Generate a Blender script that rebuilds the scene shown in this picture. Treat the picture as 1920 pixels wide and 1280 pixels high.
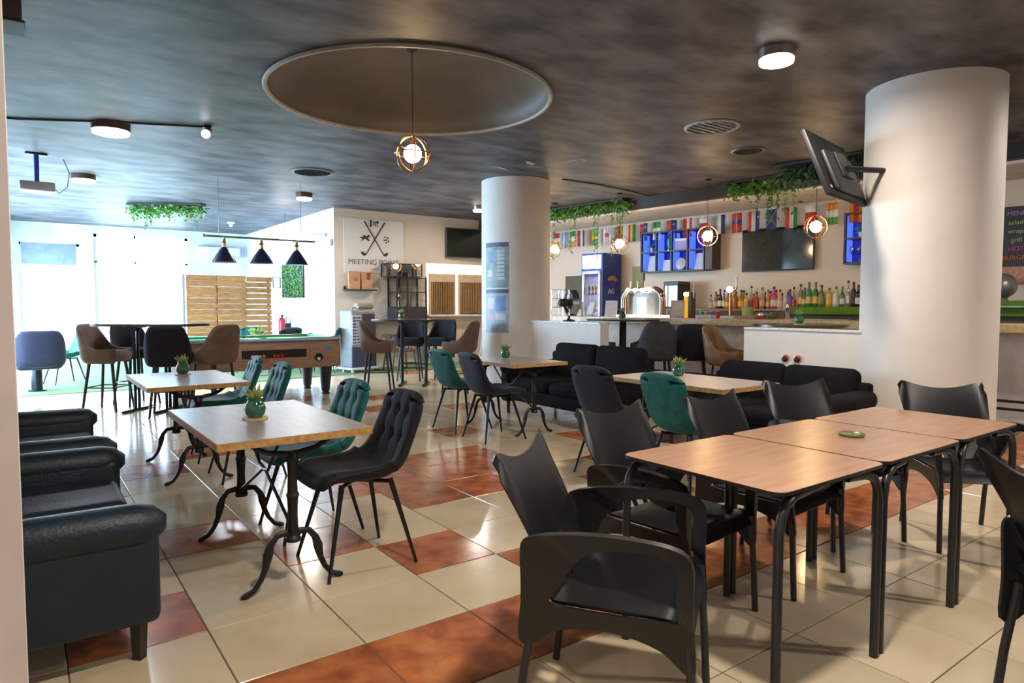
import bpy, bmesh, math, random
from mathutils import Vector, Matrix, Euler
R=math.radians; PI=math.pi
rnd=random.Random(7)
for o in list(bpy.data.objects): bpy.data.objects.remove(o)
S=bpy.context.scene; C=S.collection
# ---------------------------------------------------------------- camera
EYE=1.334; CZ=3.3
cd=bpy.data.cameras.new('camera'); cam=bpy.data.objects.new('camera',cd); C.objects.link(cam)
cd.sensor_width=36; cd.lens=36*1250.926/1920; cd.clip_start=.05; cd.clip_end=200
_X=Vector((.80582959,-.59214644,.00112153)); _U=Vector((.03132344,.04451807,.99851739)); _F=Vector((.59131845,.80459973,-.05442204))
m=Matrix((( _X.x,_U.x,-_F.x,0),(_X.y,_U.y,-_F.y,0),(_X.z,_U.z,-_F.z,EYE),(0,0,0,1)))
cam.matrix_world=m; S.camera=cam
# ---------------------------------------------------------------- world, exposure
w=bpy.data.worlds.new('world'); S.world=w; w.use_nodes=True
bg=w.node_tree.nodes['Background']; bg.inputs[0].default_value=(.52,.75,1,1); bg.inputs[1].default_value=17
S.view_settings.view_transform='Standard'; S.view_settings.look='None'; S.view_settings.gamma=1
S.view_settings.use_curve_mapping=False; S.view_settings.exposure=0.6
def light(name,kind,loc,energy,col,size=.2,rot=(0,0,0),sy=None,portal=False):
    l=bpy.data.lights.new(name,kind); l.energy=energy; l.color=col
    if kind=='AREA':
        l.shape='RECTANGLE' if sy else 'DISK'; l.size=size
        if sy: l.size_y=sy
        if portal: l.cycles.is_portal=True
    elif kind!='SUN': l.shadow_soft_size=size
    o=bpy.data.objects.new(name,l); C.objects.link(o); o.location=loc; o.rotation_euler=rot; return o
# window portals (far glazed wall, left glazed wall)
light('window_portal','AREA',(1.9,20.3,1.55),1,(1,1,1),5.6,(R(-90),0,0),3.0,True)
light('window_portal','AREA',(-.8,14.45,1.45),1,(1,1,1),2.7,(0,R(-90),0),7.9,True)
WARM=(1,.72,.42); NEUT=(1,.86,.70)
# ---------------------------------------------------------------- materials
MATS={}
def mat(name,col,rough=.5,metal=0,col2=None,scale=8,bump=0,bscale=None,emit=None,es=0,alpha=None,spec=.5,coords='Object',stretch=(1,1,1),detail=4,trans=0,coat=0,mixlo=.35,mixhi=.65,rnd_val=0,sheen=0,coatr=.08):
    if name in MATS: return MATS[name]
    m=bpy.data.materials.new(name); m.use_nodes=True; nt=m.node_tree; n=nt.nodes; L=nt.links
    p=n['Principled BSDF']; p.inputs['Roughness'].default_value=rough; p.inputs['Metallic'].default_value=metal
    p.inputs['Specular IOR Level'].default_value=spec; p.inputs['Coat Weight'].default_value=coat
    p.inputs['Coat Roughness'].default_value=coatr
    if sheen: p.inputs['Sheen Weight'].default_value=sheen; p.inputs['Sheen Roughness'].default_value=.4
    if trans: p.inputs['Transmission Weight'].default_value=trans
    c=(*col,1); p.inputs['Base Color'].default_value=c
    tc=n.new('ShaderNodeTexCoord'); mp=n.new('ShaderNodeMapping'); L.new(tc.outputs[coords],mp.inputs[0]); mp.inputs['Scale'].default_value=stretch
    out=None
    c2=col2 if col2 else tuple(x*.82 for x in col)
    nz=n.new('ShaderNodeTexNoise'); nz.inputs['Scale'].default_value=scale; nz.inputs['Detail'].default_value=detail; L.new(mp.outputs[0],nz.inputs['Vector'])
    mr=n.new('ShaderNodeMapRange'); mr.inputs['From Min'].default_value=mixlo; mr.inputs['From Max'].default_value=mixhi; L.new(nz.outputs['Fac'],mr.inputs['Value'])
    mx=n.new('ShaderNodeMix'); mx.data_type='RGBA'; mx.inputs[6].default_value=c; mx.inputs[7].default_value=(*c2,1); L.new(mr.outputs[0],mx.inputs[0])
    out=mx.outputs[2]
    if rnd_val:
        oi=n.new('ShaderNodeObjectInfo'); hs=n.new('ShaderNodeHueSaturation'); m2=n.new('ShaderNodeMapRange')
        m2.inputs['To Min'].default_value=1-rnd_val; m2.inputs['To Max'].default_value=1+rnd_val; L.new(oi.outputs['Random'],m2.inputs['Value'])
        L.new(m2.outputs[0],hs.inputs['Value']); L.new(out,hs.inputs['Color']); out=hs.outputs[0]
    L.new(out,p.inputs['Base Color'])
    if bump:
        b=n.new('ShaderNodeBump'); b.inputs['Strength'].default_value=bump; b.inputs['Distance'].default_value=.01
        n2=n.new('ShaderNodeTexNoise'); n2.inputs['Scale'].default_value=bscale or scale*4; n2.inputs['Detail'].default_value=6; L.new(mp.outputs[0],n2.inputs['Vector'])
        L.new(n2.outputs['Fac'],b.inputs['Height']); L.new(b.outputs[0],p.inputs['Normal'])
    if emit: p.inputs['Emission Color'].default_value=(*emit,1); p.inputs['Emission Strength'].default_value=es
    if alpha is not None: p.inputs['Alpha'].default_value=alpha
    MATS[name]=m; return m
def glassmat(name,col=(1,1,1),gl=.08,rough=.02):
    m=bpy.data.materials.new(name); m.use_nodes=True; nt=m.node_tree; n=nt.nodes; L=nt.links
    for x in list(n): n.remove(x)
    o=n.new('ShaderNodeOutputMaterial'); t=n.new('ShaderNodeBsdfTransparent'); t.inputs[0].default_value=(*col,1)
    g=n.new('ShaderNodeBsdfGlossy'); g.inputs['Roughness'].default_value=rough
    mx=n.new('ShaderNodeMixShader'); mx.inputs[0].default_value=gl; L.new(t.outputs[0],mx.inputs[1]); L.new(g.outputs[0],mx.inputs[2]); L.new(mx.outputs[0],o.inputs[0])
    MATS[name]=m; return m
cream=mat('cream_tile',(.64,.53,.37),.14,col2=(.54,.43,.28),scale=3,coords='Object',rnd_val=.07,bump=.02,bscale=3,mixlo=.3,mixhi=.7)
terra=mat('terracotta_tile',(.50,.17,.06),.17,col2=(.27,.075,.03),scale=7,coords='Object',rnd_val=.16,bump=.02,bscale=3)
grout=mat('grout',(.13,.10,.08),.8)
ceilm=mat('painted_ceiling',(.036,.034,.042),.52,col2=(.175,.168,.19),scale=1.9,coords='Object',stretch=(1,1.8,1),bump=.35,bscale=2.2,detail=9,mixlo=.36,mixhi=.70,spec=.4)
domem=mat('dome_plaster',(.105,.09,.085),.5,col2=(.075,.065,.06),scale=2,bump=.1)
whitew=mat('white_wall',(.76,.72,.68),.6,scale=3,col2=(.72,.68,.64),bump=.04)
peachw=mat('peach_wall',(.72,.62,.52),.6,scale=2,col2=(.67,.57,.47),bump=.04)
coolw=mat('cool_white_wall',(.72,.75,.80),.6,scale=2)
pinkw=mat('pink_white_wall',(.74,.65,.61),.6,scale=3)
white=mat('white_gloss',(.8,.8,.8),.3)
blackm=mat('black_metal',(.018,.018,.02),.35,metal=.3)
bluem=mat('dark_steel',(.03,.034,.045),.3,metal=.7)
iron=mat('cast_iron',(.022,.02,.02),.42,metal=.4,bump=.15,bscale=60)
blackp=mat('black_resin',(.010,.0105,.013),.30,bump=.03,bscale=400,spec=.4)
blackt=mat('black_trim',(.03,.026,.024),.55)
tubem=mat('black_tube',(.028,.028,.031),.34,metal=.2)
chrome=mat('chrome',(.7,.7,.72),.15,metal=1)
copper=mat('copper',(.75,.33,.17),.18,metal=1)
brass=mat('brass',(.7,.5,.2),.25,metal=1)
teal=mat('teal_velvet',(.004,.13,.12),.6,col2=(.002,.08,.078),scale=14,bump=.1,bscale=60,spec=.3,sheen=.08)
blackv=mat('black_velvet',(.010,.009,.013),.75,col2=(.015,.013,.019),scale=14,bump=.1,bscale=60,spec=.25,sheen=.06)
navyv=mat('navy_velvet',(.012,.015,.034),.7,col2=(.016,.019,.04),scale=14,spec=.3,sheen=.12)
sofab=mat('black_plush',(.005,.0048,.006),.85,col2=(.009,.008,.01),scale=10,bump=.3,bscale=30,spec=.15)
sofal=mat('dark_teal_leather',(.002,.010,.020),.48,col2=(.004,.016,.028),scale=5,bump=.25,bscale=70)
brownf=mat('brown_suede',(.17,.115,.088),.8,col2=(.14,.092,.07),scale=10,bump=.15,bscale=80,spec=.2,sheen=.05)
greyf=mat('grey_suede',(.06,.058,.07),.8,col2=(.045,.045,.055),scale=10,bump=.15,bscale=80,spec=.2,sheen=.05)
darkf=mat('dark_suede',(.016,.016,.022),.8,spec=.2)
leath=mat('tan_leather',(.20,.10,.04),.45,col2=(.12,.055,.02),scale=9)
ttop=mat('grey_wood_laminate',(.35,.31,.30),.34,col2=(.29,.25,.24),scale=4,stretch=(8,1,1),coat=.15,coatr=.3)
tedge=mat('chipboard_edge',(.55,.33,.12),.5,col2=(.38,.20,.06),scale=40)
ltop=mat('oak_laminate',(.46,.25,.135),.30,col2=(.37,.19,.10),scale=3.5,stretch=(1.2,9,1),detail=6,coat=.12,coatr=.22)
ledge=mat('black_core_edge',(.02,.017,.015),.4)
ctop=mat('bar_counter_wood',(.50,.38,.20),.25,col2=(.34,.22,.10),scale=20,stretch=(1,6,6))
wood=mat('pine_slat',(.50,.23,.075),.5,col2=(.30,.12,.035),scale=5,stretch=(1,1,10),rnd_val=.12)
poolw=mat('oak_cabinet',(.42,.25,.17),.4,col2=(.33,.18,.115),scale=5,stretch=(1,6,9))
greenc=mat('green_baize',(.01,.36,.19),.8)
grass=mat('artificial_turf',(.20,.34,.15),.9,col2=(.15,.28,.12),scale=60,bump=.6,bscale=200)
leafm=mat('leaf_green',(.07,.20,.03),.5,col2=(.13,.32,.05),scale=9,rnd_val=.1)
leafd=mat('leaf_dark',(.045,.12,.05),.5,col2=(.03,.08,.035),scale=9)
succ=mat('succulent_green',(.30,.36,.10),.5,col2=(.18,.26,.06),scale=20)
potg=mat('green_glass_pot',(.015,.13,.07),.08,spec=.8,coat=.5)
coastm=mat('cork_coaster',(.60,.46,.22),.6)
blue=mat('fridge_blue',(.02,.04,.35),.3)
ledb=mat('led_blue_panel',(.01,.02,.35),.5,emit=(.02,.05,1),es=.12)
scr=mat('tv_screen',(.012,.014,.016),.12,coat=.5)
scrg=mat('tv_screen_reflect',(.02,.028,.028),.12,coat=.5)
plast=mat('dark_plastic',(.035,.033,.036),.45)
greyp=mat('grey_plastic',(.25,.27,.31),.4)
lgrey=mat('light_grey_plastic',(.55,.57,.62),.4)
kraft=mat('kraft_paper',(.56,.30,.15),.7)
redm=mat('red_paint',(.5,.02,.03),.35)
lampw=mat('lamp_diffuser',(1,1,1),.5,emit=(1,.86,.72),es=9)
lampc=mat('lamp_diffuser_cool',(1,1,1),.5,emit=(.9,.95,1),es=9)
bulbm=mat('warm_bulb',(1,.8,.5),.5,emit=(1,.70,.34),es=60)
spotm=mat('lit_header',(1,1,1),.5,emit=(.75,.88,1),es=5)
glowp=mat('glowing_white_panel',(1,1,1),.5,emit=(1,.98,.94),es=3.5)
pane=glassmat('window_glass',(1,1,1),.04)
cabg=glassmat('cabinet_glass',(.82,.84,.82),.12)
clearg=glassmat('clear_bottle_glass',(.78,.80,.78),.16,.08)
# ---------------------------------------------------------------- mesh helpers
def B(): return bmesh.new()
def box(bm,x0,x1,y0,y1,z0,z1,M=None):
    vs=[bm.verts.new(v) for v in [(x0,y0,z0),(x1,y0,z0),(x1,y1,z0),(x0,y1,z0),(x0,y0,z1),(x1,y0,z1),(x1,y1,z1),(x0,y1,z1)]]
    for f in [(3,2,1,0),(4,5,6,7),(0,1,5,4),(1,2,6,5),(2,3,7,6),(3,0,4,7)]: bm.faces.new([vs[i] for i in f])
    if M is not None: bmesh.ops.transform(bm,matrix=M,verts=vs)
    return bm
def rbox(x0,x1,y0,y1,z0,z1,r=.01,seg=2,bm=None):
    b2=B(); box(b2,x0,x1,y0,y1,z0,z1)
    bmesh.ops.bevel(b2,geom=b2.edges[:],offset=min(r,.49*min(x1-x0,y1-y0,z1-z0)),segments=seg,profile=.5,affect='EDGES')
    if bm is None: return b2
    me=bpy.data.meshes.new('t'); b2.to_mesh(me); b2.free(); bm.from_mesh(me); bpy.data.meshes.remove(me); return bm
def ring(bm,c,nrm,up,r,n,rx=1,ry=1):
    a=nrm.cross(up); a.normalize(); b=a.cross(nrm); b.normalize()
    return [bm.verts.new(c+a*math.cos(2*PI*i/n)*r*rx+b*math.sin(2*PI*i/n)*r*ry) for i in range(n)]
def tube(bm,pts,r,n=8,cap=True,rx=1,ry=1,closed=False):
    pts=[Vector(p) for p in pts]; N=len(pts); rs=r if isinstance(r,(list,tuple)) else [r]*N
    up=Vector((0,0,1)); d0=(pts[1]-pts[0]).normalized()
    if abs(d0.z)>.9: up=Vector((0,1,0))
    rings=[]
    for i,p in enumerate(pts):
        if closed: d=(pts[(i+1)%N]-pts[i-1])
        else: d=(pts[min(i+1,N-1)]-pts[max(i-1,0)])
        d.normalize(); up=(up-d*up.dot(d)); up.normalize()
        rings.append(ring(bm,p,d,up,rs[i],n,rx,ry))
    M=N if closed else N-1
    for i in range(M):
        a,b=rings[i],rings[(i+1)%N]
        for k in range(n): bm.faces.new((a[k],b[k],b[(k+1)%n],a[(k+1)%n]))
    if cap and not closed: bm.faces.new(rings[0]); bm.faces.new(rings[-1][::-1])
    return bm
def lathe(bm,prof,c=(0,0,0),n=16,M=None):
    rings=[];vs=[]
    for r,z in prof:
        if r<1e-5: v=[bm.verts.new((c[0],c[1],c[2]+z))]
        else: v=[bm.verts.new((c[0]+r*math.cos(2*PI*i/n),c[1]+r*math.sin(2*PI*i/n),c[2]+z)) for i in range(n)]
        rings.append(v); vs+=v
    for a,b in zip(rings,rings[1:]):
        if len(a)==1 and len(b)==1: continue
        for k in range(n):
            k2=(k+1)%n
            if len(a)==1: bm.faces.new((a[0],b[k2],b[k]))
            elif len(b)==1: bm.faces.new((a[k],a[k2],b[0]))
            else: bm.faces.new((a[k],a[k2],b[k2],b[k]))
    if len(rings[0])>1: bm.faces.new(rings[0][::-1])
    if len(rings[-1])>1: bm.faces.new(rings[-1])
    if M is not None: bmesh.ops.transform(bm,matrix=M,verts=vs)
    return bm
def sheet(bm,fn,nu,nv,th,skip=None,soft=False,tb=None):
    """closed shell: fn(u,v)->Vector with u,v in 0..1; offset along the normal by th (number or fn(u,v))"""
    e=1e-3
    def nrm(u,v):
        a=fn(min(u+e,1),v)-fn(max(u-e,0),v); b=fn(u,min(v+e,1))-fn(u,max(v-e,0)); c=a.cross(b)
        return c.normalized() if c.length>1e-12 else Vector((0,0,1))
    A=[];Bk=[]
    for j in range(nv+1):
        ra=[];rb=[]
        for i in range(nu+1):
            u,v=i/nu,j/nv; p=fn(u,v); n=nrm(u,v); t=th(u,v) if callable(th) else th
            if soft:
                f=max((1-abs(2*u-1)**7)**.5*(1-abs(2*v-1)**7)**.5,.06); q=tb if tb else t*.5
                ra.append(bm.verts.new(p+n*(t-q)*f)); rb.append(bm.verts.new(p-n*q*f))
            else: ra.append(bm.verts.new(p)); rb.append(bm.verts.new(p-n*t))
        A.append(ra);Bk.append(rb)
    ok=lambda i,j: 0<=i<nu and 0<=j<nv and not(skip and skip((i+.5)/nu,(j+.5)/nv))
    for j in range(nv):
        for i in range(nu):
            if not ok(i,j): continue
            bm.faces.new((A[j][i],A[j][i+1],A[j+1][i+1],A[j+1][i]))
            bm.faces.new((Bk[j][i],Bk[j+1][i],Bk[j+1][i+1],Bk[j][i+1]))
            if not ok(i-1,j): bm.faces.new((A[j][i],A[j+1][i],Bk[j+1][i],Bk[j][i]))
            if not ok(i+1,j): bm.faces.new((A[j+1][i+1],A[j][i+1],Bk[j][i+1],Bk[j+1][i+1]))
            if not ok(i,j-1): bm.faces.new((A[j][i+1],A[j][i],Bk[j][i],Bk[j][i+1]))
            if not ok(i,j+1): bm.faces.new((A[j+1][i],A[j+1][i+1],Bk[j+1][i+1],Bk[j+1][i]))
    return bm
def prism(bm,pts,h0,h1,axis='z'):
    def P(a,b,c): return (a,b,c) if axis=='z' else ((a,c,b) if axis=='y' else (c,a,b))
    lo=[bm.verts.new(P(a,b,h0)) for a,b in pts]; hi=[bm.verts.new(P(a,b,h1)) for a,b in pts]
    bm.faces.new(lo[::-1]); bm.faces.new(hi); n=len(pts)
    for i in range(n): bm.faces.new((lo[i],lo[(i+1)%n],hi[(i+1)%n],hi[i]))
    return bm
def obj(name,bm,mt,parent=None,loc=(0,0,0),rot=0,sharp=38,mats=None):
    bmesh.ops.recalc_face_normals(bm,faces=bm.faces[:])
    lim=R(sharp)
    for f in bm.faces: f.smooth=True
    for e in bm.edges:
        e.smooth = not(len(e.link_faces)==2 and e.calc_face_angle(0)>lim)
    me=bpy.data.meshes.new(name); bm.to_mesh(me); bm.free()
    o=bpy.data.objects.new(name,me); C.objects.link(o)
    for x in (mats or [mt]): me.materials.append(x)
    if parent: o.parent=parent
    o.location=loc; o.rotation_euler=(0,0,rot) if not isinstance(rot,tuple) else rot
    return o
def thing(name,label,cat,loc=(0,0,0),rz=0,group=None):
    o=bpy.data.objects.new(name,None); C.objects.link(o); o.location=loc; o.rotation_euler=(0,0,rz) if not isinstance(rz,tuple) else rz
    o['label']=label; o['category']=cat; o.empty_display_size=.1
    if group: o['group']=group
    return o
def tag(o,label,cat,group=None):
    o['label']=label; o['category']=cat
    if group: o['group']=group
    return o
def struct(o): o['kind']='structure'; return o
def kids(o): return [c for c in bpy.data.objects if c.parent==o]
CH={}
def dup(root,loc,rz,label,group=None,swap=None):
    if root.name not in CH: CH[root.name]=[(c,kids(c)) for c in kids(root)]
    r=root.copy(); C.objects.link(r); r.location=loc; r.rotation_euler=(0,0,rz); r['label']=label
    if group: r['group']=group
    for c,gs in CH[root.name]:
        d=c.copy(); C.objects.link(d); d.parent=r
        if swap and d.data.materials and d.data.materials[0].name in swap:
            d.data=d.data.copy(); d.data.materials[0]=MATS[swap[d.data.materials[0].name]]
        for g in gs:
            h=g.copy(); C.objects.link(h); h.parent=d
            if swap and h.data.materials and h.data.materials[0].name in swap:
                h.data=h.data.copy(); h.data.materials[0]=MATS[swap[h.data.materials[0].name]]
    return r
def text(s,size,mt,parent,loc,rot,name='lettering',ext=.002,align='CENTER'):
    cu=bpy.data.curves.new(name,'FONT'); cu.body=s; cu.size=size; cu.extrude=ext; cu.align_x=align; cu.align_y='CENTER'
    t=bpy.data.objects.new('t',cu); C.objects.link(t); dg=bpy.context.evaluated_depsgraph_get()
    me=bpy.data.meshes.new_from_object(t.evaluated_get(dg)); bpy.data.objects.remove(t)
    me.materials.clear(); me.materials.append(mt)
    o=bpy.data.objects.new(name,me); C.objects.link(o); o.parent=parent; o.location=loc; o.rotation_euler=rot; return o
# bar frame: X to the right along the bar wall, Y into the wall, Z up
BO=Vector((10.6,8,0)); BA=R(-84.28940686)
def bw(x,y,z=0): return (BO.x+x*math.cos(BA)-y*math.sin(BA), BO.y+x*math.sin(BA)+y*math.cos(BA), z)
# ================================================================ the setting
def worldcoords(m):
    nt=m.node_tree; g=nt.nodes.new('ShaderNodeNewGeometry')
    for n in nt.nodes:
        if n.type=='MAPPING': nt.links.new(g.outputs['Position'],n.inputs[0])
for mm in (cream,terra,ceilm,whitew,peachw,coolw,pinkw,grout,domem,grass): worldcoords(mm)
T=.48; GX,GY=1.537,3.369
def tile_mesh(name,mt):
    bm=B(); h=.2375; c=.0022
    b0=[bm.verts.new((x*h,y*h,-.009)) for x,y in ((-1,-1),(1,-1),(1,1),(-1,1))]
    b1=[bm.verts.new((x*h,y*h,-c)) for x,y in ((-1,-1),(1,-1),(1,1),(-1,1))]
    b2=[bm.verts.new((x*(h-c),y*(h-c),0)) for x,y in ((-1,-1),(1,-1),(1,1),(-1,1))]
    bm.faces.new(b2)
    for i in range(4):
        j=(i+1)%4; bm.faces.new((b0[i],b0[j],b1[j],b1[i])); bm.faces.new((b1[i],b1[j],b2[j],b2[i]))
    me=bpy.data.meshes.new(name); bm.to_mesh(me); bm.free(); me.materials.append(mt); return me
tm=[tile_mesh('cream_tile',cream),tile_mesh('terracotta_tile',terra)]
bm=B(); box(bm,-.8,12.5,-3,21,-.15,-.0035)
floor=struct(obj('floor',bm,grout))
ORA={(-3,-2),(-2,-2),(-1,-1),(0,0),(1,1),(-3,0),(1,-2),(2,-2),(1,-3),(2,-3),(3,-3),(1,-4),(2,-4),(3,-4),(0,-3),(0,-4),(0,-5),(1,-5),(4,-6),(4,-1),(4,0),(5,-2),(6,-3),(6,-4),(7,-3),(7,-4),(5,-1),(-2,-6),(-1,-7),(1,-9),(2,-9),(2,-10),(4,-10),(0,-11),(6,-9),(8,-6),(-3,-5),(3,-13),(5,-12)}
def orange(i,j): return (i,j) in ORA or (j==2 and i>=-2) or (i>8 and (i+j)%3==0)
cells=[]
for i in range(-5,21):
    for j in range(-19,6):
        x=GX+(i+.5)*T; y=GY-(j+.5)*T
        if y>12.05 and False: continue
        cells.append((i,j,x,y))
def visible(x,y):
    d=Vector((x,y,-EYE)); z=d.dot(_F)
    if z<.6: return 1e9
    px=960+1250.9*d.dot(_X)/z; py=640-1250.9*d.dot(_U)/z
    return z if -140<px<2060 and py<1400 else 1e9
cells.sort(key=lambda c:visible(c[2],c[3]))
rest=B()
for k,(i,j,x,y) in enumerate(cells):
    o_=orange(i,j)
    if k<300:
        o=bpy.data.objects.new('floor_tile',tm[o_]); C.objects.link(o); o.parent=floor
        o.location=(x,y,rnd.uniform(-.0006,.0003)); o.rotation_euler=(rnd.uniform(-.0012,.0012),rnd.uniform(-.0012,.0012),0)
    else:
        n0=len(rest.faces); box(rest,x-.2375,x+.2375,y-.2375,y+.2375,-.009,0); rest.faces.ensure_lookup_table()
        if o_:
            for f in rest.faces[n0:]: f.material_index=1
o=obj('floor_tiles_beyond',rest,None,floor,mats=[cream,terra]); o['kind']='stuff'
bm=B(); prism(bm,[(-.55,11.9),(1,11.95),(2.6,11.75),(4,12.06),(5.2,12.16),(9.5,12.05),(9.5,19.5),(-.55,19.5)],.001,.014)
struct(obj('floor_turf',bm,grass))
bm=B(); box(bm,-12,14,20.2,45,-.2,-.02); struct(obj('ground',bm,mat('outdoor_paving',(.6,.58,.55),.8)))
# ceiling with the round opening
bm=B(); cx,cy,r=3.05,5.75,1.3; N=64; hs=1.5
a=[bm.verts.new((cx+r*math.cos(2*PI*k/N),cy+r*math.sin(2*PI*k/N),CZ)) for k in range(N)]
b=[]
for k in range(N):
    c,s=math.cos(2*PI*k/N),math.sin(2*PI*k/N); q=hs/max(abs(c),abs(s)); b.append(bm.verts.new((cx+c*q,cy+s*q,CZ)))
for k in range(N): bm.faces.new((a[k],b[k],b[(k+1)%N],a[(k+1)%N]))
def quad(x0,x1,y0,y1): bm.faces.new([bm.verts.new(v) for v in ((x0,y0,CZ),(x0,y1,CZ),(x1,y1,CZ),(x1,y0,CZ))])
quad(-.7,cx-hs,-3,20); quad(cx+hs,13,-3,20); quad(cx-hs,cx+hs,-3,cy-hs); quad(cx-hs,cx+hs,cy+hs,20)
ceiling=obj('ceiling',bm,ceilm); struct(ceiling)
bm=B(); box(bm,-.8,13,-3.1,20,CZ+.6,CZ+.7); struct(obj('trim_ceiling_slab',bm,grout)).name='trim_4'
bm=B(); prof=[(1.3,0)]+[(1.3*math.cos(t),.46*math.sin(t)) for t in [PI/2*k/14 for k in range(1,14)]]+[(0,.46)]
rings=[]; lathe(bm,prof,(cx,cy,CZ),64)
for f in [f for f in bm.faces if len(f.verts)>4]: bm.faces.remove(f)
dome=obj('dome',bm,domem,ceiling)
bm=B(); tube(bm,[(cx+1.315*math.cos(2*PI*k/72),cy+1.315*math.sin(2*PI*k/72),CZ-.012) for k in range(72)],.022,6,closed=True)
obj('dome_rim',bm,mat('pale_rim',(.34,.32,.30),.5),ceiling)
# scuffs where the paint has come off
bm=B()
for (sx,sy,l,wd,rz) in [(5.6,7.9,.34,.05,.3),(5.75,7.4,.25,.09,.6),(5.95,7.55,.22,.05,-.5),(6.1,6.95,.2,.045,1.9),(6.2,6.8,.16,.04,.4)]:
    M=Matrix.Translation((sx,sy,CZ-.003))@Matrix.Rotation(rz,4,'Z')
    prism(bm,[(l*.5*math.cos(t)*(1+.25*math.sin(3*t)),wd*.5*math.sin(t)*(1+.3*math.cos(5*t))) for t in [2*PI*k/14 for k in range(14)]],-.001,.002); bm.verts.ensure_lookup_table()
    bmesh.ops.transform(bm,matrix=M,verts=bm.verts[-28:])
obj('bare_plaster_patches',bm,mat('bare_plaster',(.6,.56,.5),.8),ceiling)
# walls
def wallbox(name,mt,x0,x1,y0,y1,z0,z1):
    bm=B(); box(bm,x0,x1,y0,y1,z0,z1); return struct(obj(name,bm,mt))
W=whitew
bm=B()
for a in [(-.75,0,19.6,19.8,0,3.9),(0,1.2,19.6,19.8,2.82,3.9),(1.2,1.5,19.6,19.8,0,3.9),(1.5,3.65,19.6,19.8,3.1,3.9),(3.65,5.4,19.6,19.8,0,3.9)]: box(bm,*a)
struct(obj('wall_far',bm,coolw))
bm=B(); box(bm,5.15,5.35,13.3,19.7,0,3.9); struct(obj('wall_side',bm,coolw))
bm=B(); box(bm,5.15,7.26,13.1,13.3,0,3.9); box(bm,7.26,10.2,13.1,13.3,2.27,3.9); box(bm,7.26,10.2,13.1,13.3,0,1.12); box(bm,10.2,12.5,13.1,13.3,0,3.9)
struct(obj('wall_back',bm,peachw))
bm=B()
for a in [(-.75,-.55,-3,10.6,0,3.9),(-.75,-.55,10.6,18.4,2.8,3.9),(-.75,-.55,18.4,19.8,0,3.9),(-.75,-.55,10.6,18.4,-.1,.1)]: box(bm,*a)
struct(obj('wall_left',bm,W))
wallbox('wall_front',pinkw,-.75,13,-3.1,-2.9,0,3.9)
bm=B(); box(bm,-7,12.4,0,.2,0,3.9); o=struct(obj('wall_bar',bm,mat('bar_wall',(.72,.62,.52),.6,col2=(.70,.60,.50),scale=2),loc=(BO.x,BO.y,0),rot=BA))
# kitchen behind the serving hatch
bm=B(); box(bm,7.1,10.3,14.6,14.7,0,3.2); box(bm,7.0,7.1,13.3,14.7,0,3.2); box(bm,10.3,10.4,13.3,14.7,0,3.2); box(bm,7.0,10.4,13.3,14.7,3.0,3.1); struct(obj('wall_kitchen',bm,white))
# soffit over the bar and the dark beam in front of it
bm=B(); box(bm,-6,9,-1.28,0,3.06,3.29); struct(obj('ceiling_bar',bm,mat('bar_soffit',(.78,.70,.62),.6),loc=(BO.x,BO.y,0),rot=BA))
bm=B(); box(bm,-6,9,-1.42,-1.28,3.1,3.3); struct(obj('trim_1',bm,blackt,loc=(BO.x,BO.y,0),rot=BA))
# near pillar at the left edge of the picture
bm=B(); box(bm,-.5,-.012,1.5,1.75,0,CZ); struct(obj('wall_pillar',bm,pinkw))
# round columns
for nm,(x,y) in zip(('column_far','column_near'),((6.46,8.69),(6.73,2.70))):
    bm=B(); lathe(bm,[(.55,0),(.55,CZ)],(0,0,0),72); o=obj(nm,bm,whitew,loc=(x,y,0)); struct(o); o.name='wall_'+nm
# low walls between the columns, with their capping tiles
def lowwall(nm,y0,y1):
    r=struct(obj(nm,box(B(),6.36,6.52,y0,y1,0,1.075),whitew))
    n=max(1,round((y1-y0)/.42)); st=(y1-y0)/n
    for k in range(n):
        obj('capping_tile',rbox(6.345,6.535,y0+k*st+.003,y0+(k+1)*st-.003,1.075,1.098,.003,1),white,r)
lowwall('wall_low_far',6.62,8.3); lowwall('wall_low_near',3.1,4.37)
# windows and doors
frame=mat('white_frame',(.8,.82,.86),.35)
def bar_(bm,x0,x1,z0,z1,y=19.68,d=.06): box(bm,x0,x1,y,y+d,z0,z1)
bm=B(); 
for a in [(0,.06,0,2.82),(1.14,1.2,0,2.82),(0,1.2,2.76,2.82),(0,1.2,0,.1),(.57,.62,.1,2.3)]: bar_(bm,*a)
w1=struct(obj('window_1',bm,frame))
obj('pane',box(B(),.06,.57,19.71,19.716,.1,2.76),pane,w1); obj('pane',box(B(),.62,1.14,19.71,19.716,.1,2.76),pane,w1)
obj('blind',rbox(.03,1.13,19.56,19.6,2.29,2.8,.01,2),mat('blue_grey_blind',(.30,.36,.46),.7),w1)
bm=B()
for a in [(1.5,1.57,0,3.1),(3.58,3.65,0,3.1),(1.5,3.65,3.03,3.1),(1.5,3.65,2.39,2.43),(2.39,2.425,0,3.1),(3.46,3.49,0,2.4),(1.5,3.65,0,.08)]: bar_(bm,*a)
d1=struct(obj('door_1',bm,frame))
for x0,x1 in ((1.57,2.38),(2.44,3.44)):
    obj('pane',box(B(),x0,x1,19.71,19.716,.08,2.38),pane,d1); obj('pane',box(B(),x0,x1,19.71,19.716,2.45,3.03),pane,d1)
obj('door_handle',tube(B(),[(2.5,19.66,1.0),(2.5,19.6,1.0),(2.5,19.6,1.25),(2.5,19.66,1.25)],.012,8),chrome,d1)
bm=B()
for k in range(7): y=10.6+k*1.3; box(bm,-.69,-.62,y-.03,y+.03,.1,2.8)
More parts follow.
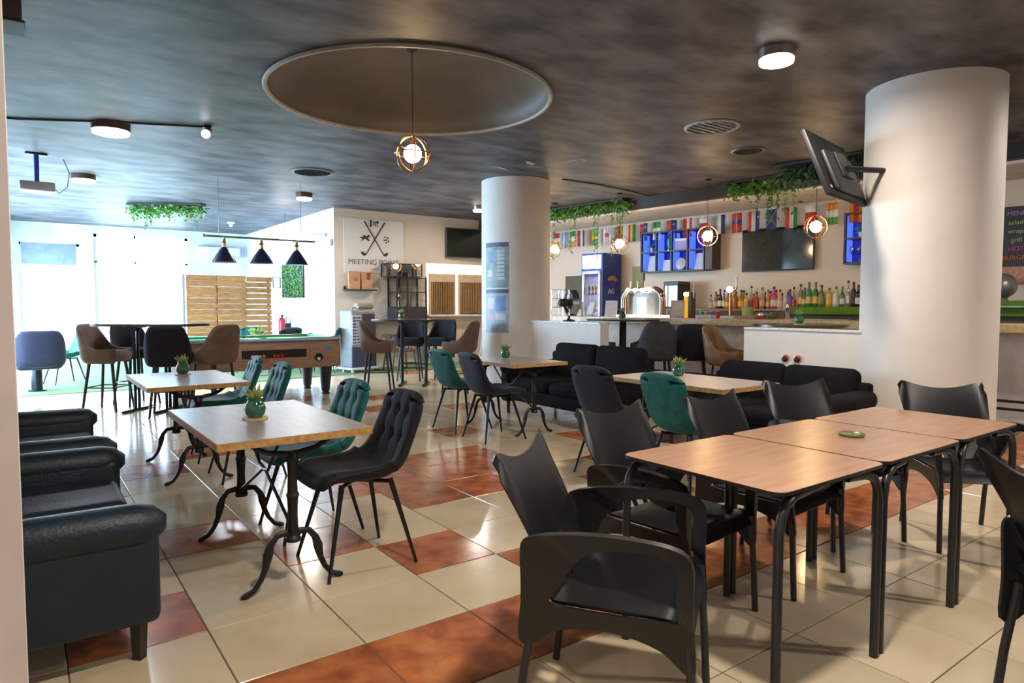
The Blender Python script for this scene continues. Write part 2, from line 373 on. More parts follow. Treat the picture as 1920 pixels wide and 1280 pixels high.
box(bm,-.69,-.62,10.6,18.4,.1,.16); box(bm,-.69,-.62,10.6,18.4,2.74,2.8)
w2=struct(obj('window_2',bm,frame))
for k in range(6): y=10.6+k*1.3; obj('pane',box(B(),-.655,-.65,y+.03,y+1.27,.16,2.74),pane,w2)
bm=B()
for a in [(5.15,7.2,13.085,13.1,0,.08),(5.135,5.15,13.1,19.6,0,.08)]: box(bm,*a)
struct(obj('baseboard_back',bm,white))

# ================================================================ seating
def resin_chair(label,loc,rz):
    t=thing('resin_armchair',label,'chair',loc,rz,'black resin armchairs around the long table')
    def seat(u,v):
        x=-.225+.475*u; y=(v-.5)*.485*(1-.04*(1-u)); s=2*v-1
        z=.437-.018*(1-s*s)*math.sin(PI*min(u*1.1,1))
        if u>.85: z-=.9*(u-.85)**1.5
        if u<.12: z+=.9*(.12-u)
        return Vector((x,y,z))
    def hole(u,v): return .06<u<.13 and any(abs(v-c)<.035 for c in (.36,.5,.64))
    obj('seat',sheet(B(),seat,24,20,.009,skip=hole),blackp,t)
    def back(u,v):
        s=2*u-1; hw=.208+.05*v-.012*(max(0,abs(s)-.9)/.1)**2*(v>.9); zt=.828+.062*abs(s)**2-.035*(max(0,abs(s)-.84)/.16)**2
        z=.47+(zt-.47)*v; x=-.215-.10*v-.025*v*v+(.045*(1-v)+.0*v)*s*s
        z=z-.012*max(0,abs(s)-.85)*6*v
        return Vector((x-.02*v*v*abs(s)**3,s*hw,z))
    obj('backrest',sheet(B(),back,18,14,.009),blackp,t)
    obj('back_collar',tube(B(),[(-.215,-.232,.47),(-.225,-.12,.468),(-.235,0,.465),(-.225,.12,.468),(-.215,.232,.47)],.018,8),blackp,t)
    O=[(-.275,.30),(-.265,.42),(-.262,.50),(-.262,.58),(-.25,.628),(-.18,.652),(-.05,.668),(.09,.668),(.185,.658),(.236,.635),(.252,.585),(.25,.50),(.252,.42),(.258,.34),(.255,.29),(.225,.29),(.16,.345),(.05,.375),(-.06,.375),(-.16,.35),(-.22,.30)]
    I=[(-.175,.44),(-.165,.455),(-.15,.475),(-.13,.51),(-.105,.555),(-.07,.595),(-.02,.623),(.06,.634),(.14,.632),(.19,.615),(.208,.58),(.205,.52),(.208,.47),(.208,.435),(.205,.438),(.19,.434),(.12,.431),(.04,.430),(-.04,.431),(-.11,.433),(-.16,.437)]
    def sm(P):
        Q=[]; n=len(P)
        for i in range(n):
            a,b,c,d=P[i-1],P[i],P[(i+1)%n],P[(i+2)%n]
            for f in (0,1/3,2/3): Q.append(tuple(.5*(2*b[k]+(c[k]-a[k])*f+(2*a[k]-5*b[k]+4*c[k]-d[k])*f*f+(3*b[k]-a[k]-3*c[k]+d[k])*f**3) for k in (0,1)))
        return Q
    O=sm(O); I=sm(I)
    for s in (-1,1):
        bm=B(); n=len(O)
        def yy(x,z): return s*(.245+.028*min(1,max(0,(z-.3)/.3))-.012*max(0,-x-.15)*8)
        wd=[.032 if 14<k<36 else .015 for k in range(n)]
        L=[[bm.verts.new((x,yy(x,z)+s*q*(wd[k] if k>=0 else 0),z)) for k,(x,z) in enumerate(P)] for P,q in ((O,-.5),(I,-.5),(I,.5),(O,.5))]
        for a,b in ((0,1),(1,2),(2,3),(3,0)):
            for k in range(n): bm.faces.new((L[a][k],L[a][(k+1)%n],L[b][(k+1)%n],L[b][k]))
        obj('arm',bm,blackp,t)
        obj('leg',tube(B(),[(-.225,s*.225,.42),(-.262,s*.225,.2),(-.285,s*.225,0)],.0135,10),tubem,t)
        obj('leg',tube(B(),[(.235,s*.245,.42),(.25,s*.25,.2),(.26,s*.252,0)],.0135,10),tubem,t)
    return t
L_=['black resin armchair standing alone at the near left end of the long table, back to the camera side',]
ra=resin_chair('black resin armchair nearest the camera, angled at the left head of the long table',(1.565,1.52,0),R(-56))
G='black resin armchairs around the long table'
dup(ra,(2.27,1.90,0),R(-84),'black resin armchair first in the row behind the nearest armchair, under the long table',G)
dup(ra,(3.01,1.90,0),R(-86),'black resin armchair at the middle section of the long table, second in its row',G)
dup(ra,(3.83,2.0,0),R(-108),'black resin armchair third in the row, left of the near column',G)
dup(ra,(4.32,1.49,0),R(225),'black resin armchair at the far end of the long table, before the near column',G)
dup(ra,(2.632,.425,0),R(-42),'black resin armchair cut off by the right edge, near side of the long table',G)

def velvet_chair(label,loc,rz,m1,m2,cat='chair',group='velvet dining chairs with splayed legs'):
    t=thing('velvet_dining_chair',label,cat,loc,rz,group)
    P=[(.235,.425),(.225,.462),(.17,.478),(.05,.468),(-.08,.462),(-.16,.475),(-.205,.52),(-.235,.60),(-.265,.70),(-.295,.80),(-.32,.875)]
    def prof(v):
        q=v*(len(P)-1); i=min(int(q),len(P)-2); f=q-i; p0=P[max(i-1,0)];p1=P[i];p2=P[i+1];p3=P[min(i+2,len(P)-1)]
        g=lambda a,b,c,d:.5*((2*b)+(-a+c)*f+(2*a-5*b+4*c-d)*f*f+(-a+3*b-3*c+d)*f**3)
        return g(p0[0],p1[0],p2[0],p3[0]),g(p0[1],p1[1],p2[1],p3[1])
    def fn(v0,v1):
        def f(u,v):
            vv=v0+(v1-v0)*v; s=2*u-1; x,z=prof(vv)
            w=.225+.012*math.sin(PI*min(vv*1.6,1)); 
            if vv>.55: w=.228-.02*(vv-.55)/.45
            if vv<.1: w-=.03*(1-vv/.1)**2
            if vv>.9: w-=.045*((vv-.9)/.1)**2.5
            seatw=max(0,1-abs(vv-.5)/.35); z+=.055*abs(s)**3*seatw+.02*abs(s)**3*(vv<.5); x+=(.06*seatw+.035*max(0,vv-.5))*abs(s)**3
            if vv>.93: z-=.02*abs(s)**4
            return Vector((x,s*w,z))
        return f
    def tuft(v0,v1):
        def th(u,v):
            vv=v0+(v1-v0)*v; a=abs(math.sin(PI*(u*4)))**.35
            pv=(vv-.6)/.13; b=abs(math.sin(PI*pv))**.4 if vv>.55 else 1
            a=1 if vv<.52 else a
            btn=0
            for bu in (.25,.5,.75):
                for bv in (.73,.86): btn+=math.exp(-((u-bu)**2/.0016+(vv-bv)**2/.0006))
            return .062*(.87+.08*a+.05*b)-.016*min(btn,1)
        return th
    obj('seat',sheet(B(),fn(0,.56),20,18,tuft(0,.56),soft=True,tb=.026),m1,t,sharp=80)
    obj('backrest',sheet(B(),fn(.44,1),32,32,tuft(.44,1),soft=True,tb=.026),m1,t,sharp=80)
    for sx in (-1,1):
        for sy in (-1,1):
            obj('leg',tube(B(),[(sx*.13-.01,sy*.13,.44),(sx*.235-.005,sy*.225,0)],[.0145,.0085],10),m2,t)
    bm=B(); tube(bm,[(-.13,-.13,.425),(.13,.13,.425)],.011,6); tube(bm,[(.13,-.13,.425),(-.13,.13,.425)],.011,6); obj('seat_frame',bm,m2,t)
    return t
VG='velvet dining chairs with splayed legs'
vc=velvet_chair('black velvet dining chair with tufted back pulled up to the nearest iron-legged table',(1.375,3.26,0),PI,blackv,bluem)
SW={'black_velvet':'teal_velvet'}; SN={'black_velvet':'navy_velvet'}
tc=dup(vc,(1.36,3.90,0),R(181),'teal velvet dining chair beside the black velvet one at the nearest table',VG,SW)
CH[tc.name]=[(c,kids(c)) for c in kids(tc)]
dup(tc,(1.39,5.42,0),R(180),'teal velvet dining chair at the second iron-legged table, the nearer of its two',VG)
dup(tc,(1.40,6.22,0),R(176),'teal velvet dining chair at the second iron-legged table, the farther of its two',VG)
nc=dup(vc,(3.80,5.47,0),R(-3),'navy velvet dining chair seen from behind, right of a teal one near the far column',VG,SN)
CH[nc.name]=[(c,kids(c)) for c in kids(nc)]
dup(tc,(3.83,6.12,0),R(2),'teal velvet dining chair seen from behind, left of the navy one near the far column',VG)
dup(nc,(3.79,3.76,0),R(4),'navy velvet chair seen from behind, between the two plush sofas and the resin chairs',VG)
dup(tc,(3.80,3.03,0),R(-4),'teal velvet chair right behind the row of resin armchairs, seen from behind',VG)
for x,y,rz,l in [(.55,13.4,200,'teal velvet chair on the turf beside the dark tub chair at far left'),(3.6,13.6,250,'teal velvet chair seen just over the pool table, left of the bright potted plant'),(4.3,13.6,100,'teal velvet chair beyond the pool table, in front of the wooden slat screen'),(4.75,12.7,150,'lone teal chair between pool table and the bright side wall')]:
    dup(tc,(x,y,.014),R(rz),l,'teal chairs on the turf beyond the pool table')
dup(nc,(4.05,12.9,.014),R(95),'navy chair with its back just above the pool table, right of the potted plant')

def tub_shell(w,d,zs,zb,th,flare=.0):
    """U-shaped wrap: u runs round from front-left to front-right, v goes up"""
    def sp(q,e): return math.copysign(abs(q)**e,q)
    def f(u,v):
        a=(u-.5)*2; s=abs(a); ang=a*PI*.80
        x=-d*sp(math.cos(ang),.62); y=w*sp(math.sin(ang),.62)
        q=min(1,max(0,(s-.27)/.40)); q=(q*q*(3-2*q))**.8
        top=zb+(zs+.05-zb)*q-.02*(s/.27)**4*(s<.27)-.02*(s>=.27)*(1-q)
        z=zs-.13+(top-zs+.13)*v
        r_=(z-zs)/(zb-zs); x-=flare*max(0,r_)*(1-q); y*=1+flare*.5*max(0,r_)
        k=min(1,(1-v)*(top-zs+.13)/.13) if v>0 else 1
        if z<zs: t_=(zs-z)/.13; x*=1-.16*t_*t_; y*=1-.16*t_*t_
        return Vector((x,y,z))
    return sheet(B(),f,40,14,lambda u,v:th,soft=True)
def stool(label,loc,rz,m1,group,h=.75,bh=1.09,leg=tubem,rail=True,cat='stool',name='tub_bar_stool'):
    t=thing(name,label,cat,loc,rz,group)
    obj('backrest',tub_shell(.235,.24,h-.02,bh,.05,.05),m1,t,sharp=80)
    bm=rbox(-.19,.215,-.2,.2,h-.13,h+.01,.04,3); obj('seat',bm,m1,t,sharp=60)
    for sx in (-1,1):
        for sy in (-1,1): obj('leg',tube(B(),[(sx*.14,sy*.14,h-.12),(sx*.21,sy*.20,0)],[.021,.015],8),leg,t)
    if rail:
        q=.14+.07*(1-.3/(h-.12)); 
        obj('foot_rail',tube(B(),[(-q,-q,.3),(q,-q,.3),(q,q,.3),(-q,q,.3)],.009,6,closed=True),leg,t)
    return t
SG='high tub stools with curved backs'
bs=stool('brown suede high stool, left of the oval high table, side on',(4.45,9.55,0),R(-34),brownf,SG)
dup(bs,(5.42,8.75,0),R(128),'brown suede high stool right of the oval high table, by the far column',SG)
dup(bs,(.86,9.82,0),R(-36),'brown suede high stool at the left end of the high table against bright windows',SG)
dup(bs,(1.93,8.98,0),R(118),'brown suede high stool at the right end of the window-side high table, back to camera',SG)
ds=dup(bs,(5.55,10.62,0),R(235),'black suede high stool behind the oval high table, left one of two',SG,{'brown_suede':'dark_suede'}); CH[ds.name]=[(c,kids(c)) for c in kids(ds)]
dup(ds,(5.95,10.25,0),R(215),'black suede high stool behind the oval high table, right one of two',SG)
dup(ds,(1.22,10.2,0),R(-70),'dark high stool behind the window-side high table',SG)
dup(ds,(1.42,8.93,0),R(75),'dark high stool in front of the window-side high table',SG)
gs=dup(bs,(6.84,6.05,0),R(52),'grey suede bar stool seen squarely from behind, left of the dark grey one',SG,{'brown_suede':'grey_suede'}); CH[gs.name]=[(c,kids(c)) for c in kids(gs)]
dup(ds,(7.28,5.80,0),R(40),'dark grey bar stool between the grey stool and the tan leather one',SG)
dup(gs,(6.95,7.30,0),R(-75),'grey tub stool at the round dark table, hard by the far low wall',SG)
dup(gs,(7.50,6.75,0),R(190),'grey tub stool on the bar side of the round dark table',SG)
dup(ds,bw(4.9,-3.3),BA+R(92),'dark bar stool at the right edge of the photo, beyond the near column',SG)
ls=dup(bs,(7.0,5.02,0),R(-75),'tan leather tub stool turned sideways behind the plush sofa',SG,{'brown_suede':'tan_leather'})
t=thing('tub_chair','dark tub chair on a thick pedestal at the far left, beside a teal chair','chair',(.16,12.5,.014),R(100))
obj('backrest',tub_shell(.33,.33,.5,.93,.08,.02),navyv,t,sharp=80); obj('seat',rbox(-.3,.3,-.3,.3,.34,.5,.07,3),navyv,t)
obj('pedestal',lathe(B(),[(.12,0),(.12,.02),(.075,.03),(.07,.36)],n=16),bluem,t)

def sofa(label,loc,rz,m1,L,group,cush=2,bh=.78,ah=.60,name='two_seat_sofa',d=.39,soft=.05):
    t=thing(name,label,'sofa',loc,rz,group); h=L/2
    obj('base',rbox(-d+.02,d-.04,-h+.06,h-.06,.17,.32,.02,2),m1,t)
    for s in (-1,1):
        y0=s*h; y1=s*(h-.15)
        bm=B(); ya,yb=min(y0,y1),max(y0,y1)
        # arm: profile in yz with a rolled top, extruded along x with rounded ends
        def f(u,v,ya=ya,yb=yb,s=s):
            return None
        rbox(-d+.02,d,ya,yb,.15,ah-.05,.035,3,bm)
        yc=(ya+yb)/2+s*.01; tube(bm,[(-d+.02,yc,ah-.07),(-d+.05,yc,ah-.07),(0,yc,ah-.07),(d-.08,yc,ah-.073),(d-.035,yc,ah-.08),(d-.005,yc,ah-.095),(d+.008,yc,ah-.11)],[.06,.085,.085,.085,.08,.062,.03],18)
        obj('arm',bm,m1,t,sharp=60)
    n=cush; w=(L-.30)/n
    for k in range(n):
        y=-h+.15+k*w
        obj('seat_cushion',rbox(-d+.2,d-.02,y+.004,y+w-.004,.31,.45,soft,4),m1,t,sharp=70)
        M=B(); rbox(-.085,.085,y-.03*(k==0),y+w+.03*(k==n-1),0,bh-.34,.075,5,M)
        bmesh.ops.transform(M,matrix=Matrix.Translation((-d+.13,0,.34))@Matrix.Rotation(R(-9),4,'Y'),verts=M.verts)
        obj('back_cushion',M,m1,t,sharp=80)
    obj('back_panel',rbox(-d,-d+.1,-h+.03,h-.03,.16,bh-.12,.03,3),m1,t)
    for sx in (-1,1):
        for sy in (-1,1): obj('leg',tube(B(),[(sx*(d-.07),sy*(h-.08),.18),(sx*(d-.07),sy*(h-.08),0)],[.032,.024],4),mat('dark_wood_leg',(.02,.012,.01),.4),t)
    return t
sofa('dark teal leatherette sofa in the left foreground, its side panel facing the camera',(.0,3.42,0),0,sofal,1.38,'leatherette sofas along the left wall',cush=2,bh=.7,ah=.585)
s2=[o for o in bpy.data.objects if o.name=='two_seat_sofa'][0]
dup(s2,(.0,5.02,0),0,'dark teal leatherette sofa behind the foreground one, along the left wall','leatherette sofas along the left wall')
b1=sofa('black plush sofa by the far low wall, behind the table with the navy chair',(5.22,5.86,0),PI,sofab,1.75,'black plush sofas along the low walls',bh=.86,ah=.62,d=.45,name='plush_sofa',soft=.06)
sofa('black plush sofa in front of the near low wall and its two round sockets',(5.42,3.52,0),PI,sofab,1.62,'black plush sofas along the low walls',bh=.79,ah=.60,d=.45,name='plush_sofa',soft=.06)
# ================================================================ tables
def bistro(label,loc):
    t=thing('iron_leg_table',label,'table',loc,0,'square-edged tables on cast iron legs')
    obj('tabletop',rbox(-.35,.35,-.575,.575,.712,.745,.002,1),ttop,t)
    for a in [(-.352,.352,-.579,-.574),(-.352,.352,.574,.579)]: obj('edge_band',box(B(),*a,.711,.7445),tedge,t)
    for a in [(-.354,-.349),(.349,.354)]: obj('edge_band',box(B(),*a,-.577,.577,.711,.7445),tedge,t)
    for s in (-1,1):
        y=s*.46; p=obj('pedestal',lathe(B(),[(.034,.225),(.036,.24),(.026,.255),(.03,.275),(.024,.29),(.022,.36),(.026,.43),(.031,.445),(.024,.46),(.021,.55),(.024,.60),(.032,.61),(.028,.64),(.02,.65)],(0,y,0),14),iron,t)
        for q in (-1,1):
            obj('foot',tube(B(),[(0,y,.25),(q*.035,y,.268),(q*.075,y,.262),(q*.105,y,.225),(q*.118,y,.18),(q*.13,y,.12),(q*.152,y,.07),(q*.185,y,.028),(q*.222,y,.012),(q*.24,y,.010)],[.018,.017,.015,.017,.023,.015,.013,.013,.016,.009],10,rx=.8),iron,t)
            obj('bracket',tube(B(),[(0,y,.63),(q*.05,y,.645),(q*.11,y,.655),(q*.16,y,.68),(q*.2,y,.71)],[.018,.014,.013,.012,.012],8),iron,t)
        obj('brace',tube(B(),[(s*.006,-s*.455,.26),(s*.006,0,.475),(s*.006,s*.1,.49),(s*.006,s*.34,.715)],.0085,6),iron,t)
    return t
ta=bistro('nearest table on cast iron legs, with black and teal velvet chairs at its right',(1.0,3.56,0))
dup(ta,(1.05,5.88,0),0,'second table on cast iron legs from the camera, behind the nearest one')
dup(ta,(4.24,5.84,0),0,'cast iron leg table before the far white column, navy chair pulled up')
dup(ta,(4.28,3.44,0),0,'cast iron leg table standing before the plush sofa, behind the row of resin chairs')
LG='three oak laminate tables pushed together'
def meet(label,loc):
    t=thing('laminate_table',label,'table',loc,0,LG); h=.3475
    def rr(a,r): 
        return [(sx*(a-r)+r*math.cos(th),sy*(a-r)+r*math.sin(th)) for sx,sy,t0 in ((1,1,0),(-1,1,90),(-1,-1,180),(1,-1,270)) for th in [R(t0+k*22.5) for k in range(5)]]
    obj('tabletop',prism(B(),rr(h,.045),.7335,.745),ltop,t)
    obj('edge_core',prism(B(),rr(h+.0006,.045),.7325,.744),ledge,t)
    for sx in (-1,1):
        for sy in (-1,1):
            p=h-.018
            obj('leg',tube(B(),[(sx*(p-.2),sy*(p-.02),.715),(sx*(p-.09),sy*(p-.008),.712),(sx*(p-.04),sy*(p-.002),.695),(sx*(p-.012),sy*p,.655),(sx*p,sy*p,.60),(sx*p,sy*p,0)],.0165,10,rx=1.0,ry=1.0),tubem,t)
    bm=B(); box(bm,-.28,.28,.27,.30,.705,.733); box(bm,-.28,.28,-.30,-.27,.705,.733); obj('frame_rail',bm,tubem,t)
    return t
ma=meet('nearest of the three oak laminate tables pushed end to end, its top bare',(2.245,1.505,0))
dup(ma,(2.953,1.51,0),0,'middle one of the three oak laminate tables, with the round green coaster')
dup(ma,(3.661,1.512,0),0,'far end one of the three oak laminate tables, towards the near white column')
tag(obj('ashtray',lathe(B(),[(0,0),(.05,0),(.055,.008),(.052,.014),(.045,.009),(0,.008)],n=28),mat('olive_glass',(.17,.2,.08),.2),loc=(3.01,1.50,.745)),'round olive green coaster lying on the middle oak laminate table','coaster')
def pot(label,loc,sc=1,coaster=True):
    t=thing('potted_succulent',label,'plant',loc,rnd.uniform(0,6),'small green glass pots with succulents'); s=sc
    z0=.008 if coaster else 0
    if coaster: obj('coaster',lathe(B(),[(0,0),(.055*s,0),(.055*s,.007),(0,.007)],n=24),coastm,t)
    obj('pot',lathe(B(),[(0,z0),(.03*s,z0),(.043*s,z0+.02*s),(.046*s,z0+.04*s),(.04*s,z0+.062*s),(.03*s,z0+.078*s),(.035*s,z0+.088*s),(.031*s,z0+.088*s),(.026*s,z0+.078*s),(0,z0+.07*s)],n=24),potg,t)
    for k in range(15):
        a=k*2.4; tl=.25+.055*k; bm=B(); l=(.055+.012*(k%3))*s
        c=Vector((0,0,z0+.075*s)); d=Vector((math.cos(a)*math.sin(tl),math.sin(a)*math.sin(tl),math.cos(tl)))
        tube(bm,[c,c+d*l*.5,c+d*l*.8,c+d*l],[.004*s,.0075*s,.005*s,.0008],5)
        obj('leaf',bm,succ,t)
    return t
pp=pot('green glass pot with a succulent on a cork coaster, on the nearest iron-legged table',(.96,3.55,.745),1.15)
dup(pp,(1.08,6.15,.745),2,'green glass pot with a succulent on the second iron-legged table from the camera')
dup(pp,(4.29,5.96,.745),3,'green glass pot with a succulent on the table before the far column')
dup(pp,(4.36,3.61,.745),4,'green glass pot with a succulent on the table before the plush sofa')
# oval high tables
def oval(label,loc,rz,L=1.42,Wd=.72,group='high tables on tube columns'):
    t=thing('high_table',label,'table',loc,rz,group); r=Wd/2; h=L/2-r
    pts=[(h+r*math.cos(a),r*math.sin(a)) for a in [R(-90+k*12) for k in range(16)]]+[(-h-r*math.cos(a),-r*math.sin(a)) for a in [R(-90+k*12) for k in range(16)]]
    obj('tabletop',prism(B(),pts,1.07,1.10),mat('satin_dark_top',(.12,.105,.10),.14,coat=.5),t)
    obj('edge_band',prism(B(),[(x*1.003,y*1.006) for x,y in pts],1.068,1.096),blackt,t)
    for s in (-1,1):
        for q in (-1,1): obj('column_tube',tube(B(),[(s*.2,q*.04,0.02),(s*.2,q*.04,1.0),(s*.2,q*.13,1.065)],.019,10),bluem,t)
        obj('foot_bar',rbox(s*.2-.03,s*.2+.03,-.3,.3,0,.03,.01,2),bluem,t)
        obj('bracket',rbox(s*.2-.05,s*.2+.05,-.16,.16,1.04,1.07,.01,1),bluem,t)
    for z in (.28,.35): obj('stretcher',tube(B(),[(-.2,0,z),(.2,0,z)],.01,8),bluem,t)
    return t
ov=oval('oval dark high table with a small green pot, left of the far column',(5.28,9.95,0),R(-36))
dup(ov,(1.31,9.46,0),R(-38),'dark high table standing out against the bright far windows')
dup(pp,(5.10,10.05,1.1),1,'green glass pot with a succulent on the oval high table left of the far column')
t=thing('round_high_table','dark round high table on one thick pedestal behind the far low wall','table',(6.98,6.80,0),0)
obj('tabletop',lathe(B(),[(0,1.11),(.52,1.11),(.52,1.135),(0,1.135)],n=40),blackt,t); obj('pedestal',lathe(B(),[(.28,0),(.28,.015),(.05,.04),(.05,1.11)],n=16),blackm,t)
t=thing('round_high_table','round dark wood high table behind the near low wall, a green pot on it','table',(7.31,4.29,0),0)
obj('tabletop',lathe(B(),[(0,1.085),(.52,1.085),(.52,1.115),(0,1.115)],n=40),mat('dark_walnut',(.09,.055,.03),.2,coat=.4),t); obj('pedestal',lathe(B(),[(.28,0),(.28,.015),(.05,.04),(.05,1.085)],n=16),blackm,t)
dup(pp,(6.88,6.72,1.135),1,'dark green glass pot on the round table in front of the beer tap arch')
dup(pp,(7.28,4.27,1.115),2,'green glass pot with an upright plant on the round table behind the near low wall')

# ================================================================ pool table and its lamp
t=thing('pool_table','oak pool table with green cloth and a dark ball window','pool table',(2.72,10.12,0))
hx,hy=1.1,.56
obj('cabinet',rbox(-hx,hx,-hy,hy,.42,.81,.012,2),poolw,t)
obj('end_panel',rbox(hx+.001,hx+.012,-hy+.01,hy-.01,.43,.80,.004,1),mat('navy_end_panel',(.03,.035,.09),.4),t)
obj('cloth',box(B(),-hx+.1,hx-.1,-hy+.1,hy-.1,.80,.83),greenc,t)
railm=mat('pale_rail',(.5,.62,.60),.2,coat=.5)
for a in [(-hx-.02,hx+.02,-hy-.02,-hy+.075),(-hx-.02,hx+.02,hy-.075,hy+.02)]: obj('rail',rbox(*a,.82,.868,.012,2),railm,t)
for a in [(-hx-.02,-hx+.075,-hy+.08,hy-.08),(hx-.075,hx+.02,-hy+.08,hy-.08)]: obj('rail',rbox(*a,.82,.868,.012,2),railm,t)
for a in [(-hx+.13,-.06,-hy+.075,-hy+.12),(.06,hx-.13,-hy+.075,-hy+.12),(-hx+.13,-.06,hy-.12,hy-.075),(.06,hx-.13,hy-.12,hy-.075),(-hx+.075,-hx+.12,-hy+.13,hy-.13),(hx-.12,hx-.075,-hy+.13,hy-.13)]: obj('cushion',rbox(*a,.83,.862,.01,2),greenc,t)
obj('trim_strip',box(B(),-hx-.012,hx+.012,-hy-.012,hy+.012,.808,.822),mat('blue_trim',(.03,.12,.5),.3),t)
for x in (-hx+.05,0,hx-.05):
    for s in (-1,1): obj('pocket',lathe(B(),[(.055,.866),(.06,.871),(.05,.871),(.045,.80),(0,.80)],(x,s*(hy-.035),0),16),blackm,t)
for sx in (-1,1):
    for sy in (-1,1): obj('leg',lathe(B(),[(.055,0),(.06,.02),(.045,.03),(.062,.06),(.10,.42)],(sx*(hx-.16),sy*(hy-.16),0),20),mat('black_vinyl_leg',(.02,.02,.03),.35),t)
b=obj('ball_window',box(B(),-.3,.6,-hy-.004,-hy+.01,.585,.70),blackm,t)
for k in range(7): obj('ball',lathe(B(),[(0,-.024)]+[(.024*math.cos(a),.024*math.sin(a)) for a in (-1,-.5,0,.5,1)]+[(0,.024)],((-.16+k*.052) if k<4 else (.14+(k-4)*.052),-hy-.012,.615),10),mat('orange_ball',(.8,.2,.03),.2) if k<4 else mat('red_ball',(.6,.02,.06),.2),b)
o=obj('ball_outlet',lathe(B(),[(.055,0),(.062,.008),(.05,.012),(.045,-.03),(0,-.03)],n=24,M=Matrix.Translation((.78,-hy-.004,.57))@Matrix.Rotation(R(90),4,'X')),blackm,t)
obj('cue_ball',lathe(B(),[(0,-.026)]+[(.026*math.cos(a),.026*math.sin(a)) for a in (-1,-.5,0,.5,1)]+[(0,.026)],(.78,-hy-.012,.545),12),white,o)
obj('maker_plate',lathe(B(),[(0,0),(.05,0),(.05,.004),(0,.004)],n=24,M=Matrix.Translation((.93,-hy-.001,.70))@Matrix.Rotation(R(90),4,'X')@Matrix.Scale(.5,4,(0,1,0))),mat('blue_plate',(.05,.35,.5),.3),t)
tag(obj('pool_cue',tube(B(),[(2.1,10.0,.882),(3.55,10.22,.876)],[.006,.014],8),mat('cue_maple',(.25,.14,.06),.3)),'pool cue lying on the green cloth of the pool table','cue')
t=thing('pool_table_lamp','three-shade black pool lamp on a brass and steel bar above the pool table','lamp',(3.05,10.75,0))
obj('bar',tube(B(),[(-.82,0,2.36),(.82,0,2.36)],.016,10),mat('olive_steel',(.25,.27,.22),.3,metal=.8),t)
for x in (-.83,.83): obj('finial',lathe(B(),[(0,-.03),(.028,-.01),(.03,.01),(0,.03)],(x,0,2.36),10),brass,t)
for x in (-.62,.62): obj('chain',tube(B(),[(x,0,2.38),(x,0,3.29)],.005,5),mat('chain_grey',(.3,.3,.32),.4,metal=.6),t)
for x in (-.55,0,.55):
    s=obj('lamp_shade',lathe(B(),[(.172,1.975),(.176,1.98),(.12,2.08),(.06,2.17),(.032,2.205),(.028,2.20),(.115,2.075),(.168,1.978)],(x,0,0),28),mat('navy_enamel',(.012,.018,.06),.25),t)
    obj('socket',lathe(B(),[(.03,2.2),(.028,2.26),(.04,2.27),(.022,2.30),(.024,2.36)],(x,0,0),12),brass,s)
    obj('diffuser',lathe(B(),[(0,1.978),(.165,1.978),(.165,1.984),(0,1.984)],(x,0,0),28),lampc,s)
    light('pool_lamp_light','AREA',(3.05+x,10.75,1.97),14,(.9,.95,1),.3)

# ================================================================ far end of the room
t=thing('slat_screen','pine slat screen of overlapping boards with a steel post beyond the pool table','screen',(3.95,16.5,0))
for k in range(15):
    z=.05+k*.131; n=3
    for c in range(n):
        x0=-.94+c*.64+rnd.uniform(-.0,.03)*(c>0); x1=x0+.66-(.02 if c<2 else .07)
        if c==2 and k in (11,12,13,10): x1-=.0
        obj('slat',rbox(x0,x1,-.014-.008*(c%2)+rnd.uniform(-.008,.006),.012,z,z+(.127 if c<2 else .112)+rnd.uniform(-.004,.003),.003,1),wood,t)
for x in (-.9,-.3,.3,.88): obj('post',box(B(),x-.03,x+.03,.02,.07,0,2.0),mat('pine_post',(.42,.24,.1),.6),t)
obj('steel_post',rbox(-1.02,-.965,-.02,.04,0,2.03,.005,1),mat('grey_steel',(.35,.38,.43),.4,metal=.4),t)
tag(obj('wall_hook_frame',tube(B(),[(5.10,16.47,1.75),(5.10,16.47,2.0),(4.93,16.47,2.0),(4.93,16.47,1.75)],.013,6,closed=True),blackm),'small black square bracket frame at the top right of the slat screen','bracket')
t=thing('air_conditioner','white wall air conditioner high beside the bright doors','air conditioner',(4.38,19.6,2.62)); 
obj('housing',rbox(-.55,.55,-.22,0,0,.29,.05,4),white,t); obj('air_flap',rbox(-.5,.5,-.225,-.17,.01,.045,.01,2),lgrey,t)
t=thing('leaf_panel','dark framed panel of green leaves on the bright side wall','wall panel',(5.145,15.63,1.5))
bm=B(); 
for a in [(-.03,0,-.75,.75,0,.03),(-.03,0,-.75,.75,.77,.8),(-.03,0,-.75,-.72,0,.8),(-.03,0,.72,.75,0,.8)]: box(bm,*a)
obj('frame',bm,blackm,t); obj('backing',box(B(),-.012,0,-.72,.72,.03,.77),mat('moss_backing',(.03,.08,.04),.8),t)
bm=B()
def leafquad(bm,c,d,n,l,w_):
    s=d.cross(n); s.normalize(); vs=[bm.verts.new(c),bm.verts.new(c+d*l*.5+s*w_*.5),bm.verts.new(c+d*l-n*l*.15),bm.verts.new(c+d*l*.5-s*w_*.5)]; bm.faces.new(vs)
for k in range(900):
    c=Vector((-.02-rnd.random()*.03,rnd.uniform(-.72,.72),rnd.uniform(.03,.77))); d=Vector((rnd.uniform(-.6,.1),rnd.uniform(-1,1),rnd.uniform(-1,1))).normalized(); n=Vector((-1,rnd.uniform(-.5,.5),rnd.uniform(-.5,.5))).normalized()
    leafquad(bm,c,d,n,rnd.uniform(.04,.08),.03)
o=obj('foliage',bm,leafm,t); o['kind']='stuff'
